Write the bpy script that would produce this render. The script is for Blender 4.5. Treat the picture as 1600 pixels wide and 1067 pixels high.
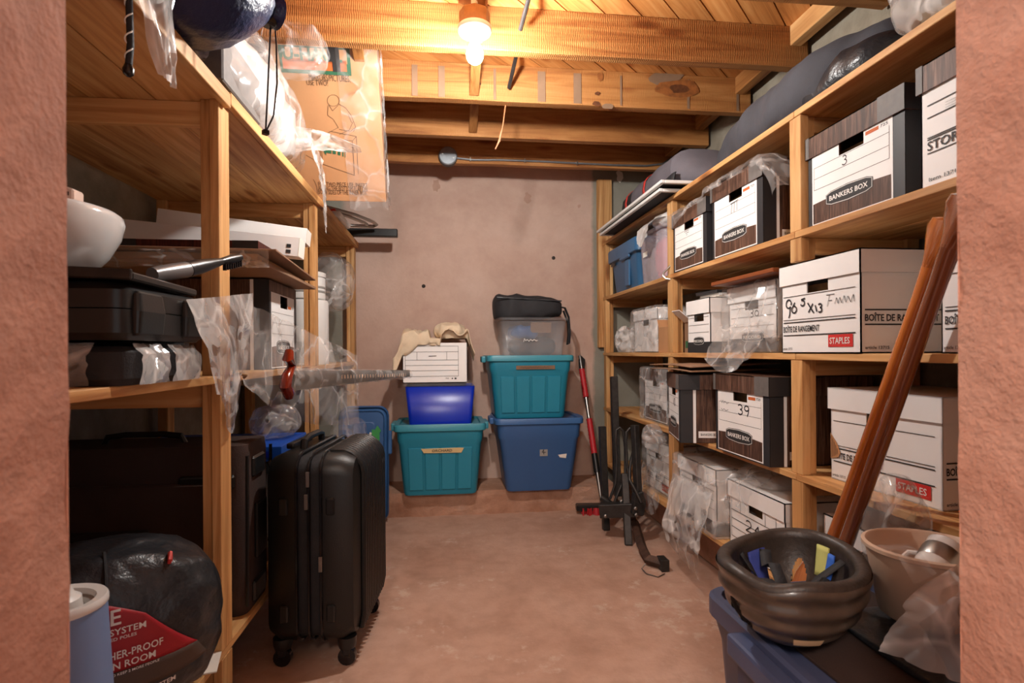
import bpy, bmesh, math, random
from mathutils import Vector, Matrix, noise, Euler

for o in list(bpy.data.objects): bpy.data.objects.remove(o)
SC = bpy.context.scene
COL = SC.collection
PI = math.pi
D2R = PI/180

# ------------------------------------------------------------------ camera
FPX, TH, HC, ROLL = 870., math.atan(105/870), .93, .007
cam = bpy.data.cameras.new('camera'); cam_o = bpy.data.objects.new('camera', cam); COL.objects.link(cam_o)
cam.sensor_width = 36; cam.lens = FPX/1600*36; cam.shift_y = 15.5/1600; cam.clip_start = .02
cam_o.matrix_world = Matrix.Translation((0, 0, HC)) @ Euler((PI/2, 0, -TH)).to_matrix().to_4x4() @ Matrix.Rotation(-ROLL, 4, 'Z')
cam.dof.use_dof = True; cam.dof.focus_distance = 2.0; cam.dof.aperture_fstop = 7.0
SC.camera = cam_o

# ------------------------------------------------------------------ world, hall light, exposure
W_ = bpy.data.worlds.new('world'); SC.world = W_; W_.use_nodes = True
bg = W_.node_tree.nodes['Background']; bg.inputs[0].default_value = (.74, .74, .74, 1); bg.inputs[1].default_value = .45
hl = bpy.data.lights.new('hall_ceiling_lamp', 'POINT'); hl.energy = 60; hl.color = (1, .93, .87); hl.shadow_soft_size = .18
hlo = bpy.data.objects.new('hall_ceiling_lamp', hl); COL.objects.link(hlo); hlo.location = (-.28, -1.0, 1.95)
SC.view_settings.view_transform = 'Standard'; SC.view_settings.look = 'None'
SC.view_settings.exposure = .9; SC.view_settings.gamma = 1; SC.view_settings.use_curve_mapping = False
BULB_STRENGTH = 800

# pixel (1600x1067 frame) -> point on a known plane
def ray(u, v):
    dx, dy = u-800, v-533.5
    x = dx*math.cos(ROLL)-dy*math.sin(ROLL); y = dx*math.sin(ROLL)+dy*math.cos(ROLL)
    xc = x/FPX; zc = -(y-15.5)/FPX; c, s = math.cos(TH), math.sin(TH)
    return Vector((xc*c+s, -xc*s+c, zc))
def pX(u, v, X): r = ray(u, v); t = X/r.x; return Vector((X, r.y*t, HC+r.z*t))
def pY(u, v, Y): r = ray(u, v); t = Y/r.y; return Vector((r.x*t, Y, HC+r.z*t))
def pZ(u, v, Z): r = ray(u, v); t = (Z-HC)/r.z; return Vector((r.x*t, r.y*t, Z))

# ------------------------------------------------------------------ materials
MATS = {}
def s2l(c):
    return tuple((x/12.92 if x <= .04045 else ((x+.055)/1.055)**2.4) for x in [q/255 for q in c])
class NT:
    def __init__(s, name):
        s.m = bpy.data.materials.new(name); s.m.use_nodes = True; s.t = s.m.node_tree
        s.b = s.t.nodes['Principled BSDF']
    def n(s, typ, **kw):
        nd = s.t.nodes.new(typ)
        for k, v in kw.items():
            if k.startswith('i_'):
                key = k[2:]; key = int(key) if key.isdigit() else key.replace('_', ' ')
                nd.inputs[key].default_value = v
            else: setattr(nd, k, v)
        return nd
    def l(s, a, b): s.t.links.new(a, b)
    def ramp(s, fac, stops):
        r = s.n('ShaderNodeValToRGB'); e = r.color_ramp.elements
        while len(e) < len(stops): e.new(.5)
        for i, (p, c) in enumerate(stops):
            e[i].position = p; e[i].color = (*c, 1) if len(c) == 3 else c
        s.l(fac, r.inputs[0]); return r.outputs[0]
    def mix(s, fac, a, b, mode='MIX'):
        m = s.n('ShaderNodeMix', data_type='RGBA', blend_type=mode)
        for sock, val in ((m.inputs[0], fac), (m.inputs[6], a), (m.inputs[7], b)):
            if isinstance(val, (int, float)): sock.default_value = val
            elif isinstance(val, tuple): sock.default_value = (*val, 1) if len(val) == 3 else val
            else: s.l(val, sock)
        return m.outputs[2]
    def noise(s, vec, scale, detail=4, rough=.55, dist=0):
        n = s.n('ShaderNodeTexNoise'); n.inputs['Scale'].default_value = scale; n.inputs['Detail'].default_value = detail
        n.inputs['Roughness'].default_value = rough; n.inputs['Distortion'].default_value = dist
        if vec is not None: s.l(vec, n.inputs['Vector'])
        return n.outputs[0]
    def bump(s, h, strength, dist=.01):
        b = s.n('ShaderNodeBump'); b.inputs['Strength'].default_value = strength; b.inputs['Distance'].default_value = dist
        s.l(h, b.inputs['Height']); s.l(b.outputs[0], s.b.inputs['Normal'])
    def coord(s, kind='Object'): return s.n('ShaderNodeTexCoord').outputs[kind]

def plain(name, rgb, rough=.5, metal=0, var=.08, vscale=9, bump=0, bscale=60, coat=0, spec=.5, alpha=1, trans=0, sheen=0, dist=.004):
    k = NT(name); c = s2l(rgb); co = k.coord()
    if var:
        n = k.noise(co, vscale, 4)
        col = k.ramp(n, [(.25, tuple(x*(1-var*1.6) for x in c)), (.75, tuple(min(1, x*(1+var)) for x in c))])
        k.l(col, k.b.inputs['Base Color'])
    else: k.b.inputs['Base Color'].default_value = (*c, 1)
    k.b.inputs['Roughness'].default_value = rough; k.b.inputs['Metallic'].default_value = metal
    k.b.inputs['Coat Weight'].default_value = coat; k.b.inputs['Coat Roughness'].default_value = .08
    k.b.inputs['Specular IOR Level'].default_value = spec
    k.b.inputs['Alpha'].default_value = alpha
    k.b.inputs['Transmission Weight'].default_value = trans
    if bump: k.bump(k.noise(co, bscale, 5), bump, dist)
    MATS[name] = k.m
    return k.m

def wood(name, lo, mid, hi, axis, knots=True, rough=.6, saw=False, scale=1., coat=0):
    k = NT(name); co = k.coord(); oi = k.n('ShaderNodeObjectInfo')
    off = k.n('ShaderNodeVectorMath', operation='ADD'); k.l(co, off.inputs[0])
    m3 = k.n('ShaderNodeVectorMath', operation='SCALE'); m3.inputs[0].default_value = (7.3, 3.1, 5.7); k.l(oi.outputs['Random'], m3.inputs['Scale'])
    k.l(m3.outputs[0], off.inputs[1])
    mp = k.n('ShaderNodeMapping'); sc = [26*scale]*3; sc[axis] = 1.6*scale; mp.inputs['Scale'].default_value = sc
    k.l(off.outputs[0], mp.inputs[0])
    g = k.noise(mp.outputs[0], 1., 6, .6, 1.2)
    col = k.ramp(g, [(.28, s2l(lo)), (.5, s2l(mid)), (.72, s2l(hi))])
    big = k.noise(off.outputs[0], 2.3, 2)
    col = k.mix(.35, col, k.ramp(big, [(.3, (.62, .52, .42)), (.7, (1, 1, 1))]), 'MULTIPLY')
    if knots:
        mk = k.n('ShaderNodeMapping'); sk = [9.]*3; sk[axis] = 2.6; mk.inputs['Scale'].default_value = sk; k.l(off.outputs[0], mk.inputs[0])
        v = k.n('ShaderNodeTexVoronoi'); v.inputs['Scale'].default_value = 1.; k.l(mk.outputs[0], v.inputs['Vector'])
        kr = k.ramp(v.outputs['Distance'], [(.04, (.16, .06, .02)), (.12, (.55, .33, .18)), (.2, (1, 1, 1))])
        col = k.mix(.8, col, kr, 'MULTIPLY')
    tone = k.n('ShaderNodeMapRange'); tone.inputs[3].default_value = .82; tone.inputs[4].default_value = 1.1; k.l(oi.outputs['Random'], tone.inputs[0])
    hv = k.n('ShaderNodeHueSaturation'); k.l(col, hv.inputs['Color']); k.l(tone.outputs[0], hv.inputs['Value'])
    k.l(hv.outputs[0], k.b.inputs['Base Color']); k.b.inputs['Roughness'].default_value = rough
    k.b.inputs['Coat Weight'].default_value = coat; k.b.inputs['Coat Roughness'].default_value = .06
    k.b.inputs['Specular IOR Level'].default_value = .35
    if saw:
        w = k.n('ShaderNodeTexWave'); w.wave_type = 'BANDS'; w.bands_direction = 'XYZ'[axis]; w.inputs['Scale'].default_value = 45
        w.inputs['Distortion'].default_value = 6; w.inputs['Detail Scale'].default_value = .6; k.l(off.outputs[0], w.inputs[0])
        k.bump(k.mix(.5, w.outputs[0], k.noise(co, 160, 3)), .35, .004)
    else: k.bump(g, .18, .003)
    MATS[name] = k.m

PINE = ((166, 110, 60), (212, 160, 102), (232, 188, 132))
JOIST = ((128, 74, 32), (168, 112, 60), (188, 134, 80))
for i, a in enumerate('xyz'):
    wood('pine_'+a, *PINE, i)
    wood('joist_'+a, *JOIST, i, saw=(a == 'x'))
wood('subfloor', (164, 98, 44), (208, 142, 78), (226, 168, 104), 0)
wood('varnish', (150, 76, 24), (190, 106, 42), (210, 130, 62), 2, knots=False, rough=.25, coat=1)
wood('varnish_dark', (96, 48, 24), (132, 70, 36), (154, 90, 52), 2, knots=False, rough=.25, coat=1)
wood('red_grip', (60, 10, 4), (120, 30, 10), (150, 50, 18), 2, knots=False, rough=.2, coat=1)
wood('board_red', (112, 56, 26), (140, 76, 40), (156, 92, 50), 1, knots=False, rough=.4)
wood('vinyl', (44, 27, 20), (92, 64, 50), (140, 106, 88), 2, knots=False, rough=.55, scale=4)
wood('vinyl_red', (40, 12, 10), (70, 26, 20), (100, 46, 36), 2, knots=False, rough=.5, scale=4)

def concrete(name, base, dark, light, patch=None, bump=.35, scale=3.):
    k = NT(name); co = k.coord()
    a = k.noise(co, scale, 6, .6, .4); b = k.noise(co, scale*6, 5, .6); c = k.noise(co, scale*30, 4)
    col = k.ramp(a, [(.25, s2l(dark)), (.5, s2l(base)), (.78, s2l(light))])
    col = k.mix(.28, col, k.ramp(b, [(.35, (.55, .5, .46)), (.6, (1, 1, 1))]), 'MULTIPLY')
    if patch:
        p = k.noise(co, 1.7, 7, .68, .3); q = k.noise(co, 14, 6, .7)
        mx = k.n('ShaderNodeMath', operation='MULTIPLY'); k.l(p, mx.inputs[0]); k.l(q, mx.inputs[1])
        f = k.ramp(mx.outputs[0], [(.305, (0, 0, 0)), (.37, (.6, .6, .6))])
        col = k.mix(f, col, s2l(patch))
    k.l(col, k.b.inputs['Base Color']); k.b.inputs['Roughness'].default_value = .85; k.b.inputs['Specular IOR Level'].default_value = .25
    h = k.mix(.5, b, c); k.bump(h, bump, .012)
    MATS[name] = k.m; return k
concrete('concrete_grey', (142, 134, 118), (112, 104, 90), (168, 160, 144))
concrete('wall_paint', (186, 152, 134), (168, 132, 114), (196, 164, 148), bump=.2, scale=1.6)
concrete('jamb_paint', (196, 142, 120), (172, 116, 94), (208, 162, 142), bump=.5, scale=5)
concrete('floor_paint', (190, 154, 134), (168, 130, 110), (200, 166, 148), patch=(206, 184, 168), bump=.3, scale=2.2)
concrete('ledge_paint', (186, 144, 120), (160, 112, 86), (200, 162, 142), bump=.5, scale=4)
# back wall: pink paint between the racks, bare grey concrete beyond the paint line
def back_wall_mat():
    k = NT('back_wall'); co = k.coord(); sx = k.n('ShaderNodeSeparateXYZ'); k.l(co, sx.inputs[0])
    a = k.noise(co, 1.6, 6, .6, .4); b = k.noise(co, 9, 6, .65); c = k.noise(co, 60, 4)
    pink = k.ramp(a, [(.25, s2l((182, 148, 132))), (.5, s2l((198, 168, 152))), (.78, s2l((208, 182, 168)))])
    pink = k.mix(.3, pink, k.ramp(b, [(.36, (.72, .66, .62)), (.6, (1, 1, 1))]), 'MULTIPLY')
    grey = k.ramp(a, [(.25, s2l((118, 114, 102))), (.78, s2l((164, 160, 146)))])
    def step(lo, hi):
        w = k.n('ShaderNodeMath', operation='MULTIPLY_ADD'); k.l(b, w.inputs[0]); w.inputs[1].default_value = .05; k.l(sx.outputs[0], w.inputs[2])
        m = k.n('ShaderNodeMapRange'); k.l(w.outputs[0], m.inputs[0]); m.inputs[1].default_value = lo; m.inputs[2].default_value = hi; return m.outputs[0]
    col = k.mix(step(.96, .98), pink, grey)
    col = k.mix(step(-.56, -.60), col, grey)
    k.l(col, k.b.inputs['Base Color']); k.b.inputs['Roughness'].default_value = .8
    k.bump(k.mix(.4, b, c), .22, .012); MATS['back_wall'] = k.m
back_wall_mat()

plain('white_card', (240, 237, 234), .65, var=.04, vscale=5, bump=.05, bscale=30)
plain('card_print', (44, 42, 42), .7, var=0)
plain('ink', (38, 36, 40), .6, var=0)
plain('faint_ink', (150, 146, 144), .7, var=0)
plain('black_card', (40, 38, 40), .55, var=.1)
plain('grey_band', (104, 98, 94), .6, var=.1, vscale=60)
plain('logo_white', (232, 228, 222), .6, var=0)
plain('red_print', (206, 44, 40), .55, var=0)
plain('orange_print', (196, 96, 40), .7, var=0)
plain('green_print', (40, 92, 62), .7, var=0)
plain('kraft', (188, 136, 92), .75, var=.08, vscale=6, bump=.06, bscale=90)
plain('kraft_dull', (146, 112, 86), .75, var=.1, vscale=6)
plain('kraft_line', (96, 72, 50), .8, var=0)
plain('folder', (170, 132, 92), .8, var=.2, vscale=70)
plain('teal', (34, 130, 156), .38, var=.06, vscale=3, bump=.03, bscale=120)
plain('teal_lid', (58, 142, 160), .4, var=.05, vscale=3)
plain('navy_tote', (56, 96, 148), .42, var=.06, vscale=3, bump=.03, bscale=120)
plain('navy_lid', (58, 100, 152), .42, var=.05)
plain('steel_blue', (54, 100, 140), .42, var=.05)
plain('fore_tote', (58, 64, 92), .4, var=.06)
plain('fore_lid', (72, 80, 110), .42, var=.08)
plain('royal', (8, 44, 176), .3, var=.03)
plain('sky_card', (20, 84, 190), .45, var=.05)
plain('black_plastic', (28, 27, 27), .34, var=.1, bump=.05, bscale=200)
plain('black_gloss', (24, 22, 24), .22, var=.05)
plain('black_fabric', (34, 33, 36), .75, var=.2, vscale=25, bump=.3, bscale=240)
plain('black_nylon', (38, 40, 44), .36, var=.15, bump=.5, bscale=14, dist=.02)
plain('suitcase_shell', (15, 14, 13), .42, var=.08, bump=.12, bscale=260)
plain('brown_fabric', (60, 42, 36), .85, var=.12, bump=.3, bscale=300)
plain('grey_fabric', (104, 98, 104), .8, var=.12, bump=.3, bscale=120)
plain('charcoal_fabric', (62, 62, 68), .85, var=.15, bump=.35, bscale=60)
plain('navy_nylon', (11, 27, 72), .4, var=.12, bump=.6, bscale=11, dist=.03)
plain('red_strap', (208, 62, 54), .6, var=.05)
plain('red_print2', (164, 18, 32), .55, var=.05)
plain('brown_print', (74, 58, 48), .6, var=.05)
plain('beige_cloth', (226, 204, 174), .9, var=.08, bump=.3, bscale=80)
plain('steel', (170, 168, 164), .35, 1, var=.05)
plain('galv', (150, 154, 158), .45, .8, var=.12, vscale=30)
plain('dark_metal', (58, 54, 52), .45, .5, var=.25, vscale=40)
plain('rust_metal', (84, 60, 48), .6, .3, var=.35, vscale=30)
plain('copper_wire', (176, 106, 66), .5, var=.05)
plain('ceramic', (228, 224, 220), .12, var=.02, coat=.5)
plain('porcelain', (240, 236, 226), .3, var=0)
plain('pink_plastic', (226, 196, 180), .4, var=.03)
plain('white_plastic', (224, 222, 218), .4, var=.03)
plain('grey_plastic', (150, 146, 140), .5, var=.05)
plain('silver_plastic', (128, 126, 126), .35, .4, var=.05)
plain('beige_plastic', (206, 176, 152), .45, var=.05)
plain('blue_wrap', (112, 136, 178), .55, var=.04)
plain('fixture_metal', (150, 112, 76), .5, .4, var=.15, vscale=40)
plain('foam', (56, 46, 40), .45, var=.3, vscale=26, bump=.35, bscale=70)
plain('helmet_shell', (74, 60, 50), .32, var=.35, vscale=16, bump=.25, bscale=34, coat=.3)
plain('pad_blue', (58, 72, 150), .8, var=.08)
plain('pad_blue2', (44, 96, 190), .7, var=.05)
plain('pad_yellow', (186, 186, 110), .8, var=.08)
plain('sticker', (226, 190, 146), .5, var=.08)
plain('tape_tan', (212, 184, 130), .6, var=.08)
plain('tape_green', (60, 158, 84), .6, var=.08)
plain('tape_black', (40, 38, 38), .5, var=.05)
plain('paper', (230, 224, 214), .7, var=.05)
plain('red_rubber', (186, 32, 40), .5, var=.08)
plain('pink_stuff', (232, 96, 110), .6, var=.1)
plain('dark_mesh', (48, 46, 46), .8, var=.15, vscale=200)
plain('stain', (132, 102, 78), .9, var=.15)
plain('knot_wood', (146, 86, 40), .6, var=.3, vscale=40)
plain('knot_dark', (100, 56, 28), .6, var=.3, vscale=60)

def film(name, rgb, a_lo, a_hi, rough=.14, scale=9, facet=.5, edge=.35):
    """crumpled sheet plastic: flat facets with straight creases, thin between them"""
    k = NT(name); co = k.coord()
    nt = k.n('ShaderNodeTexNoise'); nt.inputs['Scale'].default_value = 5; nt.inputs['Detail'].default_value = 3; k.l(co, nt.inputs['Vector'])
    wv = k.n('ShaderNodeVectorMath', operation='MULTIPLY_ADD'); k.l(nt.outputs['Color'], wv.inputs[0]); wv.inputs[1].default_value = (.16, .16, .16); k.l(co, wv.inputs[2])
    def vor(sc, feat):
        v = k.n('ShaderNodeTexVoronoi', feature=feat); v.inputs['Scale'].default_value = sc; k.l(wv.outputs[0], v.inputs['Vector']); return v
    if facet:
        geo = k.n('ShaderNodeNewGeometry'); cur = geo.outputs['Normal']
        for sc, am in ((scale, facet), (scale*2.7, facet*.7)):
            v = vor(sc, 'F1'); su = k.n('ShaderNodeVectorMath', operation='SUBTRACT'); k.l(v.outputs['Color'], su.inputs[0]); su.inputs[1].default_value = (.5, .5, .5)
            ma = k.n('ShaderNodeVectorMath', operation='MULTIPLY_ADD'); k.l(su.outputs[0], ma.inputs[0]); ma.inputs[1].default_value = (am, am, am); k.l(cur, ma.inputs[2]); cur = ma.outputs[0]
        no = k.n('ShaderNodeVectorMath', operation='NORMALIZE'); k.l(cur, no.inputs[0]); k.l(no.outputs[0], k.b.inputs['Normal'])
    soft = k.noise(co, 6, 3)
    mr = k.n('ShaderNodeMapRange'); k.l(soft, mr.inputs[0]); mr.inputs[1].default_value = .35; mr.inputs[2].default_value = .7
    mr.inputs[3].default_value = a_lo; mr.inputs[4].default_value = a_hi; al = mr.outputs[0]
    if edge:
        e = vor(scale*.8, 'DISTANCE_TO_EDGE'); m = k.n('ShaderNodeMapRange'); k.l(e.outputs['Distance'], m.inputs[0])
        m.inputs[1].default_value = 0; m.inputs[2].default_value = .06; m.inputs[3].default_value = edge; m.inputs[4].default_value = 0
        ad = k.n('ShaderNodeMath', operation='ADD', use_clamp=True); k.l(al, ad.inputs[0]); k.l(m.outputs[0], ad.inputs[1]); al = ad.outputs[0]
    k.l(al, k.b.inputs['Alpha']); k.b.inputs['Base Color'].default_value = (*s2l(rgb), 1)
    k.b.inputs['Roughness'].default_value = rough; k.b.inputs['Specular IOR Level'].default_value = 1.
    k.b.inputs['Coat Weight'].default_value = .7; k.b.inputs['Coat Roughness'].default_value = .1
    MATS[name] = k.m
film('bag_clear', (234, 228, 224), .15, .34, rough=.2, facet=.95, edge=.26)
film('bag_milky', (236, 231, 227), .36, .60, rough=.2, facet=.9, edge=.28)
film('bag_white', (206, 202, 198), .8, .95, rough=.35, facet=.5)
film('wrap_clear', (228, 224, 222), .05, .18, rough=.2, edge=.18, facet=.8)
film('clear_plastic', (214, 212, 214), .12, .2, rough=.25, facet=0, edge=0)
film('frosted_plastic', (206, 196, 204), .32, .42, rough=.4, facet=0, edge=0)

def emit(name, rgb, strength):
    k = NT(name); k.b.inputs['Base Color'].default_value = (1, 1, 1, 1)
    k.b.inputs['Emission Color'].default_value = (*rgb, 1); k.b.inputs['Emission Strength'].default_value = strength
    MATS[name] = k.m
emit('bulb_glow', (1, .97, .93), BULB_STRENGTH)

# ------------------------------------------------------------------ geometry helpers
class MB:
    def __init__(s): s.v = []; s.f = []
    def add(s, v, f):
        n = len(s.v); s.v += [tuple(p) for p in v]; s.f += [tuple(i+n for i in q) for q in f]; return s
    def box(s, c, d, R=None):
        c = Vector(c); h = [x/2 for x in d]; v = []
        for dz in (-1, 1):
            for dy in (-1, 1):
                for dx in (-1, 1):
                    p = Vector((dx*h[0], dy*h[1], dz*h[2])); v.append(c+(R @ p if R else p))
        return s.add(v, [(0, 2, 3, 1), (4, 5, 7, 6), (0, 1, 5, 4), (2, 6, 7, 3), (0, 4, 6, 2), (1, 3, 7, 5)])
    def bx(s, x0, x1, y0, y1, z0, z1): return s.box(((x0+x1)/2, (y0+y1)/2, (z0+z1)/2), (abs(x1-x0), abs(y1-y0), abs(z1-z0)))
    def quad(s, *p): return s.add(p, [tuple(range(len(p)))])
    def tube(s, pts, r, n=8, caps=True, closed=False, flat=1.):
        pts = [Vector(p) for p in pts]; m = len(pts); rs = r if isinstance(r, (list, tuple)) else [r]*m
        up = None; v = []
        for i, p in enumerate(pts):
            if closed: t = (pts[(i+1) % m]-pts[i-1])
            else: t = pts[min(i+1, m-1)]-pts[max(i-1, 0)]
            t.normalize()
            if up is None:
                up = Vector((0, 0, 1)) if abs(t.z) < .9 else Vector((1, 0, 0))
            a = t.cross(up); 
            if a.length < 1e-5: a = t.cross(Vector((0, 1, 0)))
            a.normalize(); b = a.cross(t).normalized(); up = b
            for k in range(n):
                w = 2*PI*k/n+PI/n; v.append(p+a*math.cos(w)*rs[i]+b*math.sin(w)*rs[i]*flat)
        f = []
        for i in range(m if closed else m-1):
            j = (i+1) % m
            for k in range(n): f.append((i*n+k, i*n+(k+1) % n, j*n+(k+1) % n, j*n+k))
        if caps and not closed: f += [tuple(range(n))[::-1], tuple((m-1)*n+k for k in range(n))]
        return s.add(v, f)
    def lathe(s, prof, n=24, c=(0, 0, 0), R=None, capb=False, capt=False):
        c = Vector(c); v = []; f = []
        for (r, z) in prof:
            for k in range(n):
                p = Vector((r*math.cos(2*PI*k/n), r*math.sin(2*PI*k/n), z)); v.append(c+(R @ p if R else p))
        for i in range(len(prof)-1):
            for k in range(n): f.append((i*n+k, i*n+(k+1) % n, (i+1)*n+(k+1) % n, (i+1)*n+k))
        if capb: f.append(tuple(range(n))[::-1])
        if capt: f.append(tuple((len(prof)-1)*n+k for k in range(n)))
        return s.add(v, f)
    def loft(s, rings, capb=True, capt=True):
        n = len(rings[0]); v = [p for r in rings for p in r]; f = []
        for i in range(len(rings)-1):
            for k in range(n): f.append((i*n+k, i*n+(k+1) % n, (i+1)*n+(k+1) % n, (i+1)*n+k))
        if capb: f.append(tuple(range(n))[::-1])
        if capt: f.append(tuple((len(rings)-1)*n+k for k in range(n)))
        return s.add(v, f)
    def prism(s, poly, h, O=(0, 0, 0), A=(1, 0, 0), B=(0, 0, 1), N=(0, -1, 0)):
        O, A, B, N = map(Vector, (O, A, B, N)); n = len(poly)
        v = [O+A*x+B*y for x, y in poly]+[O+A*x+B*y+N*h for x, y in poly]
        f = [tuple(range(n))[::-1], tuple(range(n, 2*n))]+[(k, (k+1) % n, n+(k+1) % n, n+k) for k in range(n)]
        return s.add(v, f)
    def grid(s, nu, nv, fn):
        v = [fn(i/nu, j/nv) for j in range(nv+1) for i in range(nu+1)]
        f = [(j*(nu+1)+i, j*(nu+1)+i+1, (j+1)*(nu+1)+i+1, (j+1)*(nu+1)+i) for j in range(nv) for i in range(nu)]
        return s.add(v, f)
    def mirror(s): return s

def rrect(w, d, r, z, n=4, cx=0, cy=0):
    pts = []
    for (sx, sy, a0) in ((1, 1, 0), (-1, 1, 90), (-1, -1, 180), (1, -1, 270)):
        for k in range(n+1):
            a = (a0+90*k/n)*D2R
            pts.append((cx+sx*(w/2-r)+r*math.cos(a), cy+sy*(d/2-r)+r*math.sin(a), z))
    return pts

def obj(name, mb, mat, parent=None, loc=None, rz=0, rot=None, bevel=0, seg=1, smooth=False, solid=0, recalc=True, soff=-1):
    me = bpy.data.meshes.new(name); bm = bmesh.new()
    vs = [bm.verts.new(p) for p in mb.v]
    for f in mb.f:
        try: bm.faces.new([vs[i] for i in f])
        except ValueError: pass
    if recalc: bmesh.ops.recalc_face_normals(bm, faces=bm.faces)
    if bevel:
        bm.normal_update()
        es = [e for e in bm.edges if len(e.link_faces) == 2 and e.calc_face_angle(0) > .5]
        bmesh.ops.bevel(bm, geom=es, offset=bevel, segments=seg, affect='EDGES', profile=.6, clamp_overlap=True)
    bm.to_mesh(me); bm.free()
    me.materials.append(MATS[mat])
    if smooth:
        for p in me.polygons: p.use_smooth = True
        try: me.set_sharp_from_angle(angle=40*D2R if smooth is True else smooth*D2R)
        except Exception: pass
    o = bpy.data.objects.new(name, me); COL.objects.link(o)
    if parent: o.parent = parent
    if loc is not None: o.location = loc
    o.rotation_euler = rot if rot else (0, 0, rz)
    if solid:
        md = o.modifiers.new('solid', 'SOLIDIFY'); md.thickness = solid; md.offset = soff
    return o
def thing(name, label, cat, loc=(0, 0, 0), rz=0, group=None, rot=None):
    o = bpy.data.objects.new(name, None); COL.objects.link(o); o.empty_display_size = .05
    o.location = loc; o.rotation_euler = rot if rot else (0, 0, rz); o['label'] = label; o['category'] = cat
    if group: o['group'] = group
    return o
def tag(o, label, cat, group=None):
    o['label'] = label; o['category'] = cat
    if group: o['group'] = group
    return o
def struct(name, mb, mat, parent=None, **k):
    o = obj(name, mb, mat, parent, **k)
    if not parent: o['kind'] = 'structure'
    return o

class Face:
    """a flat face to print on: O lower-left corner as seen, R right, U up"""
    def __init__(s, O, R, U):
        s.O, s.R, s.U = Vector(O), Vector(R).normalized(), Vector(U).normalized(); s.N = s.R.cross(s.U)
    def p(s, x, y, d=.0012): return s.O+s.R*x+s.U*y+s.N*d
    def rect(s, mb, x0, y0, x1, y1, d=.0012): return mb.quad(s.p(x0, y0, d), s.p(x1, y0, d), s.p(x1, y1, d), s.p(x0, y1, d))
    def poly(s, mb, pts, d=.0012): return mb.quad(*[s.p(x, y, d) for x, y in pts])
    def line(s, mb, x0, y0, x1, y1, w=.0016, d=.0016):
        a = Vector((x1-x0, y1-y0)); a.normalize(); n = Vector((-a.y, a.x))*w/2
        return mb.quad(*[s.p(x, y, d) for x, y in ((x0-n.x, y0-n.y), (x1-n.x, y1-n.y), (x1+n.x, y1+n.y), (x0+n.x, y0+n.y))])
    def stroke(s, mb, pts, w=.003, d=.0018):
        for a, b in zip(pts[:-1], pts[1:]):
            if (Vector(a)-Vector(b)).length > 1e-6: s.line(mb, *a, *b, w, d)
        return mb
_tc = {}
def text_geo(t, bold):
    if (t, bold) in _tc: return _tc[(t, bold)]
    cu = bpy.data.curves.new('t', 'FONT'); cu.body = t; cu.resolution_u = 2; cu.offset = bold; cu.size = 1; cu.fill_mode = 'FRONT'
    o = bpy.data.objects.new('t', cu); COL.objects.link(o)
    bpy.context.view_layer.update()
    me = bpy.data.meshes.new_from_object(o.evaluated_get(bpy.context.evaluated_depsgraph_get()))
    v = [tuple(q.co) for q in me.vertices]; f = [tuple(p.vertices) for p in me.polygons]
    bpy.data.objects.remove(o); bpy.data.curves.remove(cu); bpy.data.meshes.remove(me)
    _tc[(t, bold)] = (v, f); return v, f
def text(mb, face, t, x, y, w, h, d=.002, bold=.012):
    v, f = text_geo(t, bold)
    x0 = min(q[0] for q in v); x1 = max(q[0] for q in v); y0 = min(q[1] for q in v); y1 = max(q[1] for q in v)
    return mb.add([face.p(x+(q[0]-x0)/(x1-x0)*w, y+(q[1]-y0)/(y1-y0)*h, d) for q in v], f)

def nz(p, f, seed): return noise.noise(Vector((p[0]*f+seed*7.7, p[1]*f-seed*3.1, p[2]*f+seed*1.3)))
def rid(p, f, seed): return 1-2*abs(nz(p, f, seed))
def cube_pts(n):
    v = {}; L = []; F = []
    def idx(p):
        k = tuple(round(q, 5) for q in p)
        if k not in v: v[k] = len(L); L.append(p)
        return v[k]
    for ax in range(3):
        for sg in (-1, 1):
            g = [[None]*(n+1) for _ in range(n+1)]
            for i in range(n+1):
                for j in range(n+1):
                    p = [0, 0, 0]; p[ax] = sg; p[(ax+1) % 3] = -1+2*i/n; p[(ax+2) % 3] = -1+2*j/n; g[i][j] = idx(tuple(p))
            for i in range(n):
                for j in range(n):
                    q = (g[i][j], g[i+1][j], g[i+1][j+1], g[i][j+1]); F.append(q if sg > 0 else q[::-1])
    return L, F
_cp = {}
def blob(size, p=4., amp=.02, freq=8., seed=1, n=16, fn=None, amp2=0, freq2=30, base0=True):
    """soft body: superellipsoid of half sizes with noise; rests on z=0"""
    if n not in _cp: _cp[n] = cube_pts(n)
    L, F = _cp[n]; mb = MB(); out = []
    hx, hy, hz = [q/2 for q in size]
    for q in L:
        l = (abs(q[0])**p+abs(q[1])**p+abs(q[2])**p)**(1/p); c = Vector((q[0]/l*hx, q[1]/l*hy, q[2]/l*hz))
        nr = Vector((q[0]/l/hx, q[1]/l/hy, q[2]/l/hz)).normalized()
        d = amp*rid(c, freq, seed)+amp2*nz(c, freq2, seed+3)
        c = c+nr*d
        if fn: c = Vector(fn(c, q))
        if base0: c.z = max(c.z+hz, 0)
        out.append(c)
    return mb.add(out, F)

# ================================================================== THE ROOM
XL, XR, YB, ZC = -1.2, 1.39, 3.48, 2.15
struct('floor', MB().bx(XL-.1, XR+.1, -1.6, YB+.1, -.08, 0), 'floor_paint')
wb = struct('wall_back', MB().bx(XL-.1, XR+.1, YB, YB+.1, 0, ZC+.05), 'back_wall')
struct('wall_left', MB().bx(XL-.1, XL, .5, YB, 0, ZC+.05), 'concrete_grey')
struct('wall_right', MB().bx(XR, XR+.1, .5, YB, 0, ZC+.05), 'concrete_grey')
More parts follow.
